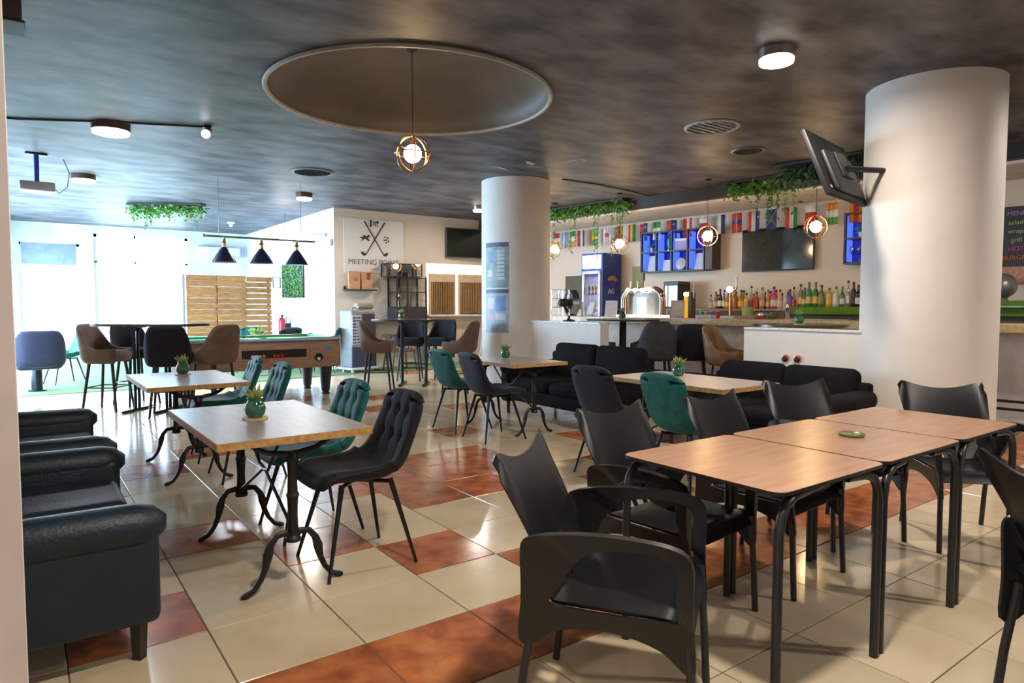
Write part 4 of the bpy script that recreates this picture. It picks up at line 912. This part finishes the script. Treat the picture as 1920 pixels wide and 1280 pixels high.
tealp=mat('teal_ornament',(.05,.5,.5),.4); cardm=mat('pale_card',(.85,.85,.95),.5)
def plantlet(t):
    obj('pot',lathe(B(),[(0,0),(.03,0),(.04,.08),(0,.08)],n=14),white,t)
    bm=B()
    for k in range(60):
        d=Vector((rnd.uniform(-1,1),rnd.uniform(-1,1),rnd.uniform(0,1.3))).normalized(); leafquad(bm,Vector((0,0,.09)),d,Vector((rnd.uniform(-1,1),rnd.uniform(-1,1),.3)).normalized(),rnd.uniform(.08,.15),.03)
    obj('foliage',bm,tealp,t)['kind']='stuff'
onshelf('shelf_plant','small teal plant in the top left cube','plant',-1.27,2.405,plantlet)
def figurine(t): obj('body',lathe(B(),[(0,0),(.05,0),(.045,.02),(.02,.05),(.04,.12),(.045,.2),(.02,.25),(.035,.29),(.03,.32),(0,.34)],n=14),tealp,t); obj('plinth',lathe(B(),[(0,0),(.06,0),(.06,.015),(0,.015)],n=14),brass,t)
onshelf('figurine','teal figurine in the second top cube','ornament',-.86,2.405,figurine)
def giftbox(t): obj('body',rbox(-.13,.13,-.08,.08,0,.2,.008,1),mat('lilac_box',(.35,.3,.7),.5),t); obj('lid',rbox(-.135,.135,-.085,.085,.17,.22,.006,1),cardm,t)
onshelf('gift_box','lilac box in the third top cube','box',-.54,2.405,giftbox)
for x,w_,h_,l in ((-1.27,.2,.32,'tall bright framed card in the bottom left cube'),(-.90,.22,.22,'low framed card in the second bottom cube'),(-.18,.2,.32,'tall framed card in the bottom right cube')):
    def card(t,w_=w_,h_=h_):
        M=Matrix.Rotation(R(-12),4,'X'); obj('frame',box(B(),-w_/2,w_/2,-.012,0,0,h_,M),cardm,t); obj('print',box(B(),-w_/2+.02,w_/2-.02,-.014,-.011,.02,h_-.02,M),mat('pale_blue_print',(.6,.72,.9),.5),t)
    onshelf('framed_card',l,'picture',x,2.013,card)
def plate(t): obj('dish',lathe(B(),[(0,0),(.10,.006),(.115,.02),(.11,.022),(0,.01)],n=28,M=Matrix.Translation((0,-.03,.125))@Matrix.Rotation(R(80),4,'X')),mat('lilac_plate',(.5,.48,.62),.3),t); obj('stand',rbox(-.06,.06,-.02,.04,0,.02,.004,1),blackm,t)
onshelf('display_plate','round decorated plate in the third bottom cube','plate',-.56,2.013,plate)
onshelf('shelf_plant','blue lit spiky plant in the upper cube by the near column','plant',2.72,2.405,plantlet)
for k in range(3):
    def gob(t): obj('bowl',lathe(B(),[(.012,.12),(.035,.15),(.042,.2),(.036,.26),(.034,.26),(.04,.2),(.03,.155),(0,.13)],n=14),cabg,t); obj('stem',lathe(B(),[(.035,0),(.03,.005),(.006,.01),(.006,.12),(.012,.13)],n=12),cabg,t)
    onshelf('stem_glass',['left','middle','right'][k]+' stem glass in the lower cube by the near column','glass',2.60+.1*k,2.013,gob)
# green notice and picture beside the shelf
t=thing('picture_frame','green picture with brown figure on the bar wall under the green light','picture',bw(-1.72,-.03,1.72),BA); obj('frame',rbox(-.14,.14,-.02,0,0,.42,.004,1),mat('olive_frame',(.3,.28,.2),.5),t); obj('print',box(B(),-.12,.12,-.024,-.02,.02,.40),mat('green_print',(.12,.28,.05),.6,col2=(.35,.2,.08),scale=9),t)
tag(obj('green_exit_light',rbox(-.06,.06,-.04,0,0,.07,.01,1),mat('green_glow',(.1,.9,.1),.5,emit=(.2,1,.05),es=2),loc=bw(-1.55,0,2.22),rot=BA),'small glowing green light left of the blue cube shelf','light')
t=thing('notice_board','dark olive board on the wall left of the fridge','board',bw(-3.3,-.06,1.25),BA); obj('panel',rbox(-.45,.45,-.03,0,0,.75,.005,1),mat('olive_board',(.10,.10,.06),.6),t)
for x in (.1,.25): obj('clip_light',lathe(B(),[(0,0),(.03,0),(.03,.06),(0,.08)],(x,-.02,.76),10),blackm,t)
t=thing('menu_board','dark menu board with coloured chalk lettering, beyond the near column','board',bw(4.9,-.04,1.87),BA)
obj('board',rbox(-.45,.45,-.03,0,0,.82,.006,1),mat('chalkboard',(.05,.05,.075),.6),t)
for k,(s_,c_) in enumerate([('MENU',(.5,.3,.7)),('salads',(.4,.6,.2)),('wraps',(.4,.6,.2)),('grill',(.4,.6,.2)),('HOT',(.6,.1,.3)),('BURGER',(.7,.15,.08))]): text(s_,.085,mat('chalk_%d'%k,c_,.8),t,(-.2,-.034,.72-.12*k),(R(90),0,0))
obj('lower_strip',rbox(-.45,.45,-.035,0,-.22,0,.005,1),mat('brick_print',(.45,.2,.12),.7,col2=(.6,.35,.25),scale=30),t)
tag(obj('grey_globe',lathe(B(),[(0,0),(.08,0),(.06,.03)]+[(.17*math.cos(a),.2+.17*math.sin(a)) for a in [R(-65+k*13) for k in range(11)]]+[(0,.37)],n=24),mat('pewter',(.35,.33,.36),.35,metal=.6),loc=bw(4.63,-.4,1.4),rot=BA),'round pewter grey globe on the green ledge beyond the near column','ornament')
t=thing('ledge_rail','two green turf strips on a white rail beyond the near column','shelf',(BO.x,BO.y,0),BA); obj('upper_strip',rbox(4.3,7,-.75,-.6,1.33,1.40,.005,1),MATS['ledge_turf'],t); obj('rail',rbox(4.3,7,-.76,-.6,1.31,1.33,.003,1),lgrey,t)
# beer tap arch
t=thing('beer_tap_arch','copper and chrome arch beer tower with four lit taps and a white glowing centre','beer tap',bw(-0.20,-1.9,1.13),BA)
def arch(r_,off,z0=.0): return [(-.42,off,z0),(-.42,off,.30)]+[(-.42+.20*(1-math.cos(a)),off,.30+.20*math.sin(a)) for a in [R(15*k) for k in range(1,7)]]+[(.42-.20*(1-math.cos(a)),off,.30+.20*math.sin(a)) for a in [R(90-15*k) for k in range(0,6)]]+[(.42,off,.30),(.42,off,z0)]
obj('copper_arch',tube(B(),arch(.42,.05),.032,12),copper,t); obj('chrome_arch',tube(B(),[(x*.98,y,z*.96) for x,y,z in arch(.42,-.02)],.03,12),chrome,t)
for k in range(4):
    x=-.24+k*.155
    p=obj('tap',lathe(B(),[(.0,0),(.032,.01),(.034,.05),(.02,.07)],(0,0,0),14,Matrix.Translation((x,-.06,.47))@Matrix.Rotation(R(90),4,'X')),glowp,t)
    obj('tap_handle',tube(B(),[(x+.03,-.06,.50),(x+.03,-.07,.62)],[.01,.016],8),white,p); obj('spout',tube(B(),[(x,-.1,.46),(x,-.12,.40)],.009,6),chrome,p)
obj('lit_badge',rbox(-.06,.09,-.07,.0,.04,.34,.02,3),glowp,t)
obj('drip_tray',rbox(-.46,.50,-.13,.1,0,.035,.005,1),glowp,t); obj('back_panel',box(B(),-.36,.36,.10,.105,.04,.42),mat('smoked_panel',(.1,.09,.07),.2),t)
def slab(label,x,y,w_,h_,m1,rz=0,tilt=-18):
    t=thing('menu_stand',label,'menu',bw(x,y,1.13),BA+R(rz),'menu stands on the bar counter'); M=Matrix.Rotation(R(tilt),4,'X')
    obj('sheet_holder',rbox(-w_/2,w_/2,-.006,.006,0,h_,.003,1,B()),m1,t); list(t.children); 
    o=[c for c in bpy.data.objects if c.parent==t][0]; o.rotation_euler=(R(tilt),0,0)
    q=obj('printed_page',box(B(),-w_/2+.015,w_/2-.015,-.0085,-.0055,.04,h_-.03),mat('grey_page',(.5,.48,.5),.5),t); q.rotation_euler=(R(tilt),0,0)
    obj('foot',rbox(-w_/2,w_/2,-.05,.06,0,.012,.003,1),m1,t)
slab('grey slanted menu holder left of the beer tap arch',-.78,-2.05,.22,.30,lgrey,25)
slab('dark grey menu holder in front of the fridge',-1.37,-1.95,.20,.30,greyp,-10)
slab('lilac edged menu card holder right of the beer tap arch',.62,-2.05,.22,.30,mat('lilac_plastic',(.38,.36,.6),.4),30)
t=thing('beer_column','square amber beer tower with a glowing white foam top','beer tap',bw(0.70,-1.85,1.13),BA)
obj('amber_front',rbox(-.06,.02,-.06,.06,0,.36,.015,2),mat('amber_beer_panel',(.85,.42,.01),.3,emit=(.9,.4,.0),es=.5),t); obj('dark_side',rbox(.02,.10,-.06,.06,0,.42,.015,2),mat('brown_plastic',(.09,.07,.06),.4),t); obj('foam_top',rbox(-.07,.05,-.07,.05,.35,.42,.03,3),glowp,t); obj('font_tap',tube(B(),[(.1,-.02,.30),(.13,-.06,.32),(.13,-.06,.55)],.012,8),chrome,t)
t=thing('glass_washer','dark framed glass door machine behind the menu card, on the back counter','machine',bw(-.55,-.35,1.27),BA); bm=B()
for a in [(-.17,.17,-.2,.2,.44,.52),(-.17,-.14,-.2,.2,0,.44),(.14,.17,-.2,.2,0,.44),(-.17,.17,-.2,.2,0,.04)]: rbox(*a,.01,1,bm)
obj('casing',bm,plast,t); obj('glass_door',box(B(),-.14,.14,-.19,-.185,.04,.44),cabg,t)
t=thing('coffee_machine','brass and wood espresso machine with dark knob behind the tap arch','coffee machine',bw(-1.15,-.35,1.27),BA); obj('body',rbox(-.25,.25,-.2,.2,.12,.36,.04,3),mat('rose_steel',(.6,.42,.33),.3,metal=.6),t); obj('base',rbox(-.25,.25,-.2,.2,0,.06,.01,2),mat('tan_base',(.5,.35,.2),.5),t); obj('back_plate',box(B(),-.24,.24,.05,.19,.05,.13),plast,t)
for x in (-.12,.1): obj('group_head',lathe(B(),[(0,0),(.04,0),(.045,.05),(0,.06)],(x,-.12,.07),14),chrome,t)
t=thing('ball_tap','slim copper tap column with a glowing white ball and white handle','beer tap',bw(1.45,-1.85,1.13),BA); obj('column',tube(B(),[(0,0,.03),(0,0,.45)],.022,12),copper,t); obj('ball',lathe(B(),[(0,-.05)]+[(.05*math.cos(a),.05*math.sin(a)) for a in [R(-70+k*20) for k in range(8)]]+[(0,.05)],(0,-.03,.45),16),glowp,t); obj('tap_handle',tube(B(),[(.1,0,.5),(.1,0,.64)],[.012,.018],8),white,t); obj('arm',tube(B(),[(0,0,.40),(.1,0,.46),(.1,0,.5)],.014,8),copper,t); obj('drip_tray',rbox(-.12,.12,-.1,.1,0,.04,.006,1),lgrey,t)
t=thing('cocktail_shaker','polished steel cocktail shaker on the bar counter','shaker',bw(2.32,-1.75,1.13),BA); obj('cup',lathe(B(),[(0,0),(.035,0),(.047,.13),(0,.13)],n=20),chrome,t); obj('lid',lathe(B(),[(.047,.131),(.03,.18),(.02,.19),(.018,.22),(0,.225)],n=20),chrome,t)
t=thing('ice_bucket','pale green ice bucket on the bar counter','bucket',bw(1.71,-1.8,1.13),BA); obj('tub',lathe(B(),[(0,0),(.07,0),(.09,.17),(.085,.17),(.066,.01),(0,.01)],n=24),mat('pale_green_plastic',(.4,.5,.18),.4),t); obj('rim',lathe(B(),[(.088,.16),(.097,.16),(.097,.18),(.088,.18)],n=24),mat('green_rim',(.2,.5,.2),.4),t)
t=thing('herb_basket','glass basket of limes and herbs on the bar counter','basket',bw(2.03,-1.8,1.13),BA); obj('basket',rbox(-.13,.13,-.09,.09,0,.12,.02,2),cabg,t)
for k in range(8): obj('lime',lathe(B(),[(0,-.03),(.022,-.02),(.03,0),(.022,.02),(0,.03)],(-.1+.06*(k%4),-.04+.08*(k//4),.04),10),mat('lime_green',(.15,.3,.05),.5),t)
tag(obj('card_box',rbox(-.06,.06,-.04,.04,0,.06,.004,1),redm,loc=bw(2.02,-2.05,1.13),rot=BA),'small red box at the counter edge','box')
tag(obj('leaflet_holder',rbox(-.14,.14,-.08,.08,0,.05,.005,1),mat('lilac_paper',(.6,.5,.7),.6),loc=bw(1.08,-1.95,1.13),rot=BA),'stack of lilac leaflets on the counter right of the amber tower','leaflets')
tag(obj('napkin_tray',rbox(-.14,.14,-.06,.06,0,.045,.004,1),mat('wood_tray',(.4,.22,.1),.5),loc=bw(1.88,-2.1,1.13),rot=BA),'low wooden napkin tray on the counter','tray')
tag(obj('bar_mat',rbox(-.4,.4,-.12,.12,0,.012,.003,1),mat('beige_mat',(.5,.42,.25),.7),loc=bw(2.80,-1.9,1.13),rot=BA),'beige bar mat at the right end of the counter','mat')
gt=None
for k,(x,n_) in enumerate([(1.12,'first'),(1.2,'second'),(1.3,'third'),(1.42,'fourth')]):
    gg=thing('tumbler',n_+' small coloured tumbler right of the amber beer tower','glass',bw(x-.3,-1.65,1.13),BA,'coloured tumblers on the counter'); obj('cup',lathe(B(),[(0,0),(.025,0),(.035,.11),(.03,.11),(.02,.01),(0,.01)],n=14),[mat('teal_tumbler',(.05,.35,.4),.2),mat('yellow_tumbler',(.6,.5,.1),.2),mat('blue_tumbler',(.1,.25,.45),.2),redm][k],gg); obj('rim',lathe(B(),[(.034,.105),(.037,.105),(.037,.112),(.034,.112)],n=14),white,gg)
# pedestal fan on the low wall
t=thing('desk_fan','chrome round fan seen edge-on, standing on the far low wall','fan',(6.44,7.36,1.098),R(70))
obj('base',lathe(B(),[(0,0),(.09,0),(.09,.02),(.02,.04),(.018,.12)],n=24),blackm,t)
obj('motor',tube(B(),[(-.02,.16,.27),(-.02,.08,.27),(-.02,.03,.27)],[.05,.065,.05],16),plast,t); obj('neck',tube(B(),[(0,.0,.1),(-.02,.09,.24)],.018,8),blackm,t)
obj('housing_ring',lathe(B(),[(.185,-.05),(.19,-.05),(.195,.05),(.185,.05)],n=40,M=Matrix.Translation((-.02,-.03,.27))@Matrix.Rotation(R(90),4,'X')),chrome,t)
bm=B()
for k in range(24):
    a=2*PI*k/24; tube(bm,[(-.02+.02*math.cos(a),-.08,.27+.02*math.sin(a)),(-.02+.188*math.cos(a),-.075,.27+.188*math.sin(a))],.0025,4); tube(bm,[(-.02+.06*math.cos(a),.03,.27+.06*math.sin(a)),(-.02+.188*math.cos(a),.02,.27+.188*math.sin(a))],.0025,4)
obj('wire_grille',bm,chrome,t)
for k in range(4):
    M=Matrix.Translation((-.02,-.03,.27))@Matrix.Rotation(R(90*k),4,'Y')@Matrix.Rotation(R(25),4,'Z'); bm=B(); box(bm,-.03,.045,-.003,.003,.03,.165,M); obj('blade',bm,mat('amber_blade',(.35,.18,.08),.3),t)
# glass rack left of the fan, behind the column edge
t=thing('glass_rack','chrome rack of upside-down glasses at the far end of the bar counter','rack',bw(-2.15,-1.9,1.13),BA); bm=B()
for x in (-.15,.15):
    for y in (-.1,.1): tube(bm,[(x,y,0),(x,y,.5)],.008,6)
for z in (.16,.33,.5): tube(bm,[(-.15,-.1,z),(.15,-.1,z),(.15,.1,z),(-.15,.1,z)],.007,6,closed=True)
obj('frame',bm,chrome,t)
for z in (.165,.335):
    for k in range(4): obj('cup',lathe(B(),[(0,0),(.028,0),(.035,.09),(0,.09)],(-.11+.073*k,0,z),12),white,t)

# bunting
FL=[(1041,('h',['red','white','orange'])),(1057,('v',['sky','white','sky'])),(1075,('h',['dgreen','white','orange'])),(1092,('v',['red','white','navy'])),(1119,('h',['lgreen','yellow','lgreen'])),(1141,('sun',None)),(1168,('v',['red','red','white'])),(1189,('v',['red','yellow','dgreen'])),(1213,('aus',None)),(1238,('h',['dgreen','white','white'])),(1266,('aus',None)),(1294,('v',['red','white','red'])),(1321,('h',['white','red','red'])),(1353,('v',['sky','cream','navy'])),(1384,('cross',None)),(1417,('v',['red','white','navy'])),(1451,('x',None)),(1487,('v',['red','white','dgreen'])),(1522,('h',['white','red','red'])),(1564,('h',['orange','white','lgreen'])),(1606,('v',['orange','red','orange'])),(1650,('v',['navy','white','red'])),(1700,('h',['red','white','lgreen']))]
FC={'red':(.62,.05,.04),'white':(.78,.76,.74),'orange':(.8,.28,.03),'sky':(.25,.45,.7),'navy':(.04,.06,.28),'dgreen':(.03,.25,.08),'lgreen':(.15,.42,.12),'yellow':(.8,.6,.05),'cream':(.8,.72,.45)}
FM={k:mat('flag_'+k,v,.7) for k,v in FC.items()}
def XF(px): 
    T_=[(1035,-3.99),(1163,-2.07),(1317,-.11),(1393,.71),(1511,1.85),(1570,2.35),(1640,2.95),(1710,3.5)]
    for (a,b),(c,d) in zip(T_,T_[1:]):
        if px<=c: return b+(d-b)*(px-a)/(c-a)
t=thing('bunting','string of small national flags hung along the bar wall above the shelves and television','bunting',bw(0,-.22,2.99),BA)
obj('string',tube(B(),[(-4.2+.35*k,0,.0+.012*math.cos(k*2)) for k in range(24)],.004,5),white,t)
for px,(kd,cs) in FL:
    x=XF(px); wd_=.25; ht=.20; cu=[]; bm=B(); used=[]
    def fp(a,b): return Vector((x+(a-.5)*wd_*.78,-.012+.018*math.sin(a*5+px),-b*(ht+.15)))
    def patch(a0,a1,b0,b1,c):
        if c not in used: used.append(c)
        mi=used.index(c); n=4 if a1-a0>.25 else 2
        for k in range(n):
            u0=a0+(a1-a0)*k/n; u1=a0+(a1-a0)*(k+1)/n
            f=[bm.verts.new(p) for p in (fp(u0,b1),fp(u1,b1),fp(u1,b0),fp(u0,b0))]; g=bm.faces.new(f); g.material_index=mi
    if kd=='v': [patch(i/3,(i+1)/3,0,1,c) for i,c in enumerate(cs)]
    elif kd=='h': [patch(0,1,i/3,(i+1)/3,c) for i,c in enumerate(cs)]
    elif kd=='cross':
        for a0,a1 in ((0,.38),(.55,1)):
            for b0,b1 in ((0,.36),(.56,1)): patch(a0,a1,b0,b1,'red')
        patch(.38,.42,0,1,'white'); patch(.42,.51,0,1,'navy'); patch(.51,.55,0,1,'white'); patch(0,.38,.36,.56,'navy'); patch(.55,1,.36,.56,'navy')
    elif kd=='aus': patch(0,.45,0,.5,'red'); patch(.45,1,0,.5,'navy'); patch(0,1,.5,1,'navy')
    elif kd=='x': patch(0,1,0,1,'navy')
    elif kd=='sun': patch(0,1,0,1,'white')
    f=obj('flag',bm,None,t,mats=[FM[c] for c in used])
    m_=f.modifiers.new('s','SOLIDIFY'); m_.thickness=.002
    if kd=='x': 
        bm=B()
        for s in (-1,1): tube(bm,[(x-.09*s,-.02,-.02),(x+.09*s,-.02,-.30)],.013,4,ry=.3)
        obj('white_saltire',bm,FM['white'],f)
    if kd=='sun': obj('red_disc',lathe(B(),[(0,0),(.05,0),(.05,.004),(0,.004)],n=20,M=Matrix.Translation((x,-.03,-.16))@Matrix.Rotation(R(90),4,'X')),FM['red'],f)
    if kd=='aus':
        for q in ((.05,-.08),(.06,-.2),(-.04,-.24)): obj('star',lathe(B(),[(0,0),(.014,0),(.014,.004),(0,.004)],n=5,M=Matrix.Translation((x+q[0],-.03,q[1]))@Matrix.Rotation(R(90),4,'X')),FM['white'],f)

# ================================================================ ceiling fittings and lamps
def pendant(label,loc,ztop,z,sc=1,en=30):
    t=thing('star_pendant',label,'lamp',(loc[0],loc[1],0),rnd.uniform(0,3),'wire globe pendants with star strips')
    r=.155*sc
    obj('ceiling_rose',lathe(B(),[(.05,ztop),(.055,ztop-.02),(.02,ztop-.03),(0,ztop-.03)],n=20),blackm,t)
    obj('cable',tube(B(),[(0,0,ztop-.02),(0,0,z+r)],.0035,5),blackm,t)
    bm=B()
    for k in range(3):
        M=Matrix.Rotation(PI*k/3,3,'Z'); tube(bm,[M@Vector((r*math.cos(a),0,r*math.sin(a)))+Vector((0,0,z)) for a in [2*PI*q/32 for q in range(32)]],.0058*sc,5,closed=True)
    tube(bm,[(r*math.cos(a),r*math.sin(a),z) for a in [2*PI*q/32 for q in range(32)]],.0058*sc,5,closed=True)
    obj('wire_globe',bm,copper,t)
    bm=B()
    for k in range(6):
        a=PI*k/3+.2; d=Vector((math.cos(a),math.sin(a),.25*(-1)**k)).normalized(); tube(bm,[Vector((0,0,z))+d*.05,Vector((0,0,z))+d*r],[.014*sc,.004*sc],4,rx=1,ry=.25)
    obj('star_strips',bm,brass,t)
    obj('bulb_socket',lathe(B(),[(.016,z+.04),(.018,z+.05),(.018,z+.10),(.008,z+.12),(0,z+.12)],n=12),brass,t)
    obj('bulb',lathe(B(),[(0,-.08*sc)]+[(.078*sc*math.cos(a),.08*sc*math.sin(a)) for a in [R(-70+k*17.5) for k in range(9)]]+[(0,.08*sc)],(0,0,z),16),bulbm,t)
    light('pendant_light','POINT',(loc[0],loc[1],z),en,(1,.62,.30),.07)
    return t
pendant('copper wire globe pendant hanging out of the round ceiling dome',(3.05,5.75),CZ+.455,2.77,1.08,55)
for x,l in ((-2.23,'wire globe pendant over the bar, half behind the far column'),(-.63,'wire globe pendant over the bar in front of the blue fridge'),(1.12,'wire globe pendant in front of the blue lit cube shelf, its star pattern clear'),(2.81,'wire globe pendant over the bar at the right edge of the wall television')):
    q=bw(x,-2); pendant(l,(q[0],q[1]),CZ,2.42,1,88)

def disc(label,x,y,m1,en,col,r=.115,metal=None):
    t=thing('disc_ceiling_lamp',label,'lamp',(x,y,0),0,'round surface-mounted ceiling lamps'); obj('rim',lathe(B(),[(r*.96,CZ),(r,CZ-.004),(r,CZ-.075),(r*.95,CZ-.078),(r*.9,CZ-.07),(0,CZ-.07)],n=36),metal or mat('brushed_nickel',(.55,.53,.5),.28,metal=1),t)
    obj('diffuser',lathe(B(),[(r*.93,CZ-.076),(r*.95,CZ-.082),(r*.93,CZ-.108),(r*.8,CZ-.115),(0,CZ-.117)],n=36),m1,t); light('disc_lamp_light','AREA',(x,y,CZ-.125),en,col,.2); return t
bz=mat('bronze_rim',(.14,.085,.06),.35,metal=.7)
disc('round ceiling lamp in a steel rim, upper right above the long table',4.74,3.02,lampw,46,(1,.88,.75),.135)
disc('round ceiling lamp in a dark rim at the cable, upper left',.85,8.55,lampc,20,(.95,.95,1),.19,bz)
disc('round ceiling lamp beside the projector, far upper left',.82,12.1,lampc,20,(.95,.95,1),.165,bz)
disc('small round ceiling lamp above the pool lamp, nearest the side wall',4.10,11.8,lampw,24,(1,.9,.8),.14,bz)
for x,y,e,l in ((1.3,.9,48,'above the nearest resin armchair'),(4.6,-.9,42,'out of view at the right, near the camera'),(8.2,1.2,40,'out of view beyond the near column'),(7.4,11.2,30,'hidden behind the far column')): disc('round ceiling lamp '+l,x,y,lampw,e*1.15,(1,.90,.79))
for n_,(x,y,l) in enumerate([(3.54,9.8,'round ceiling air grille between dome and pool lamp'),(6.2,4.72,'round ceiling air grille with pale rim, right of the dome'),(7.5,5.15,'dark round ceiling grille nearest the bar')]):
    t=thing('ceiling_vent',l,'vent',(x,y,0),0,'round ceiling air grilles'); r=.30 if n_<2 else .21
    obj('rim',lathe(B(),[(r,CZ-.001),(r,CZ-.012),(r*.9,CZ-.02),(r*.86,CZ-.008)],n=36),lgrey if n_==1 else mat('vent_grey',(.2,.2,.21),.4),t); obj('throat',lathe(B(),[(0,CZ-.003),(r*.9,CZ-.003),(r*.9,CZ-.005),(0,CZ-.005)],n=36),mat('void_black',(.008,.008,.008),.9),t)
    for k in range(7):
        yy=-r*.75+k*r*.25; hw=math.sqrt(max(.001,(r*.86)**2-yy*yy)); M=Matrix.Translation((0,yy,CZ-.014))@Matrix.Rotation(R(35),4,'X'); obj('blade',box(B(),-hw,hw,-.012,.012,-.001,.001,M),mat('vent_grey',(.2,.2,.21),.4),t)
t=thing('track_spotlight','white ceiling spotlight at the end of the black cable, left of the dome','spotlight',(1.71,8.0,0)); obj('mount',rbox(-.04,.04,-.04,.04,CZ-.03,CZ,.006,1),blackm,t); obj('head',tube(B(),[(.04,.05,CZ-.04),(-.03,-.08,CZ-.11)],[.035,.05],16),lgrey,t); obj('lens',tube(B(),[(-.03,-.08,CZ-.11),(-.033,-.086,CZ-.113)],[.044,.044],16),lampc,t)
tag(obj('ceiling_conduit',tube(B(),[(-.5,9.0,CZ-.012),(.05,8.85,CZ-.012),(.8,8.42,CZ-.012),(1.68,8.02,CZ-.012)],.012,6),blackt),'black conduit running across the ceiling to the white spotlight','conduit')
tag(obj('ceiling_conduit',tube(B(),[(6.86,8.01,CZ-.012),(7.6,8.0,CZ-.012),(8.4,8.1,CZ-.012),(9.2,8.3,CZ-.012)],.010,6),blackt),'thin black conduit crossing the ceiling from the far column to the bar beam','conduit')
t=thing('projector','grey projector hung on a blue pole from the ceiling, upper left','projector',(.22,10.75,0)); obj('ceiling_plate',rbox(-.12,.12,-.06,.06,CZ-.03,CZ,.01,1),blackm,t); obj('pole',tube(B(),[(0,0,CZ-.02),(0,0,2.93)],.028,12),mat('blue_pole',(.02,.04,.35),.3),t); obj('body',rbox(-.19,.19,-.14,.14,2.80,2.92,.02,3),mat('projector_shell',(.35,.32,.34),.4),t); obj('lens',tube(B(),[(-.08,.14,2.86),(-.08,.17,2.86)],.04,16),blackm,t)
obj('cable',tube(B(),[(.14,-.05,2.88),(.24,-.04,2.80),(.33,0,2.9),(.36,.1,3.1),(.30,.15,3.28)],.005,5),blackm,t)
t=thing('ceiling_speaker','dark brown box hung from the ceiling at the top left corner of the photo','speaker',(-.01,4.85,2.95)); obj('cabinet',rbox(-.3,.065,-.12,.12,-.02,.33,.01,2),mat('dark_brown_box',(.03,.016,.013),.5),t); obj('bottom_lip',rbox(-.305,.078,-.125,.125,-.035,-.02,.004,1),blackt,t)
# hanging television seen from behind
t=thing('television','black television hung from the ceiling, seen from behind beside the near column','television',(5.84,3.12,2.53),R(10)); M=Matrix.Rotation(R(180),4,'Z')@Matrix.Rotation(R(22),4,'X'); plast=mat('black_tv_shell',(.014,.014,.016),.5,spec=.3)
def tr(bm): bmesh.ops.transform(bm,matrix=M,verts=bm.verts); return bm
obj('casing',tr(rbox(-.5,.5,-.02,.02,-.30,.30,.006,2)),plast,t); obj('rear_bulge',tr(rbox(-.34,.34,.02,.065,-.26,.12,.02,3)),mat('rear_plastic',(.022,.022,.025),.5),t); obj('screen',tr(box(B(),-.49,.49,-.0225,-.0195,-.28,.29)),scr,t)
for z in (.16,.19,.22): obj('vent_slit',tr(rbox(-.3,.1,.018,.024,z,z+.012,.002,1)),blackm,t)
obj('sticker',tr(rbox(.38,.42,.019,.022,-.24,-.215,.0005,1)),white,t); obj('mount_plate',tr(rbox(-.12,.12,.065,.085,-.12,.12,.004,1)),blackm,t)
obj('ceiling_arm',tube(B(),[(0,-.09,.0),(.18,-.20,.0),(.37,-.33,.0)],.025,10),blackm,t)
# round sockets on the near low wall
for k,(px,l) in enumerate(((0,'left round brass socket with dark red centre low on the near low wall'),(1,'right round brass socket with dark red centre low on the near low wall'))):
    t=thing('wall_socket',l,'socket',(6.357,3.87-.135*k,.79),0,'round sockets on the near low wall'); obj('rim',lathe(B(),[(0,0),(.04,0),(.036,.02),(0,.025)],n=20,M=Matrix.Rotation(R(-90),4,'Y')),copper,t); obj('centre',lathe(B(),[(0,.02),(.026,.02),(.022,.034),(0,.036)],n=16,M=Matrix.Rotation(R(-90),4,'Y')),mat('dark_red_centre',(.12,.01,.01),.3),t)
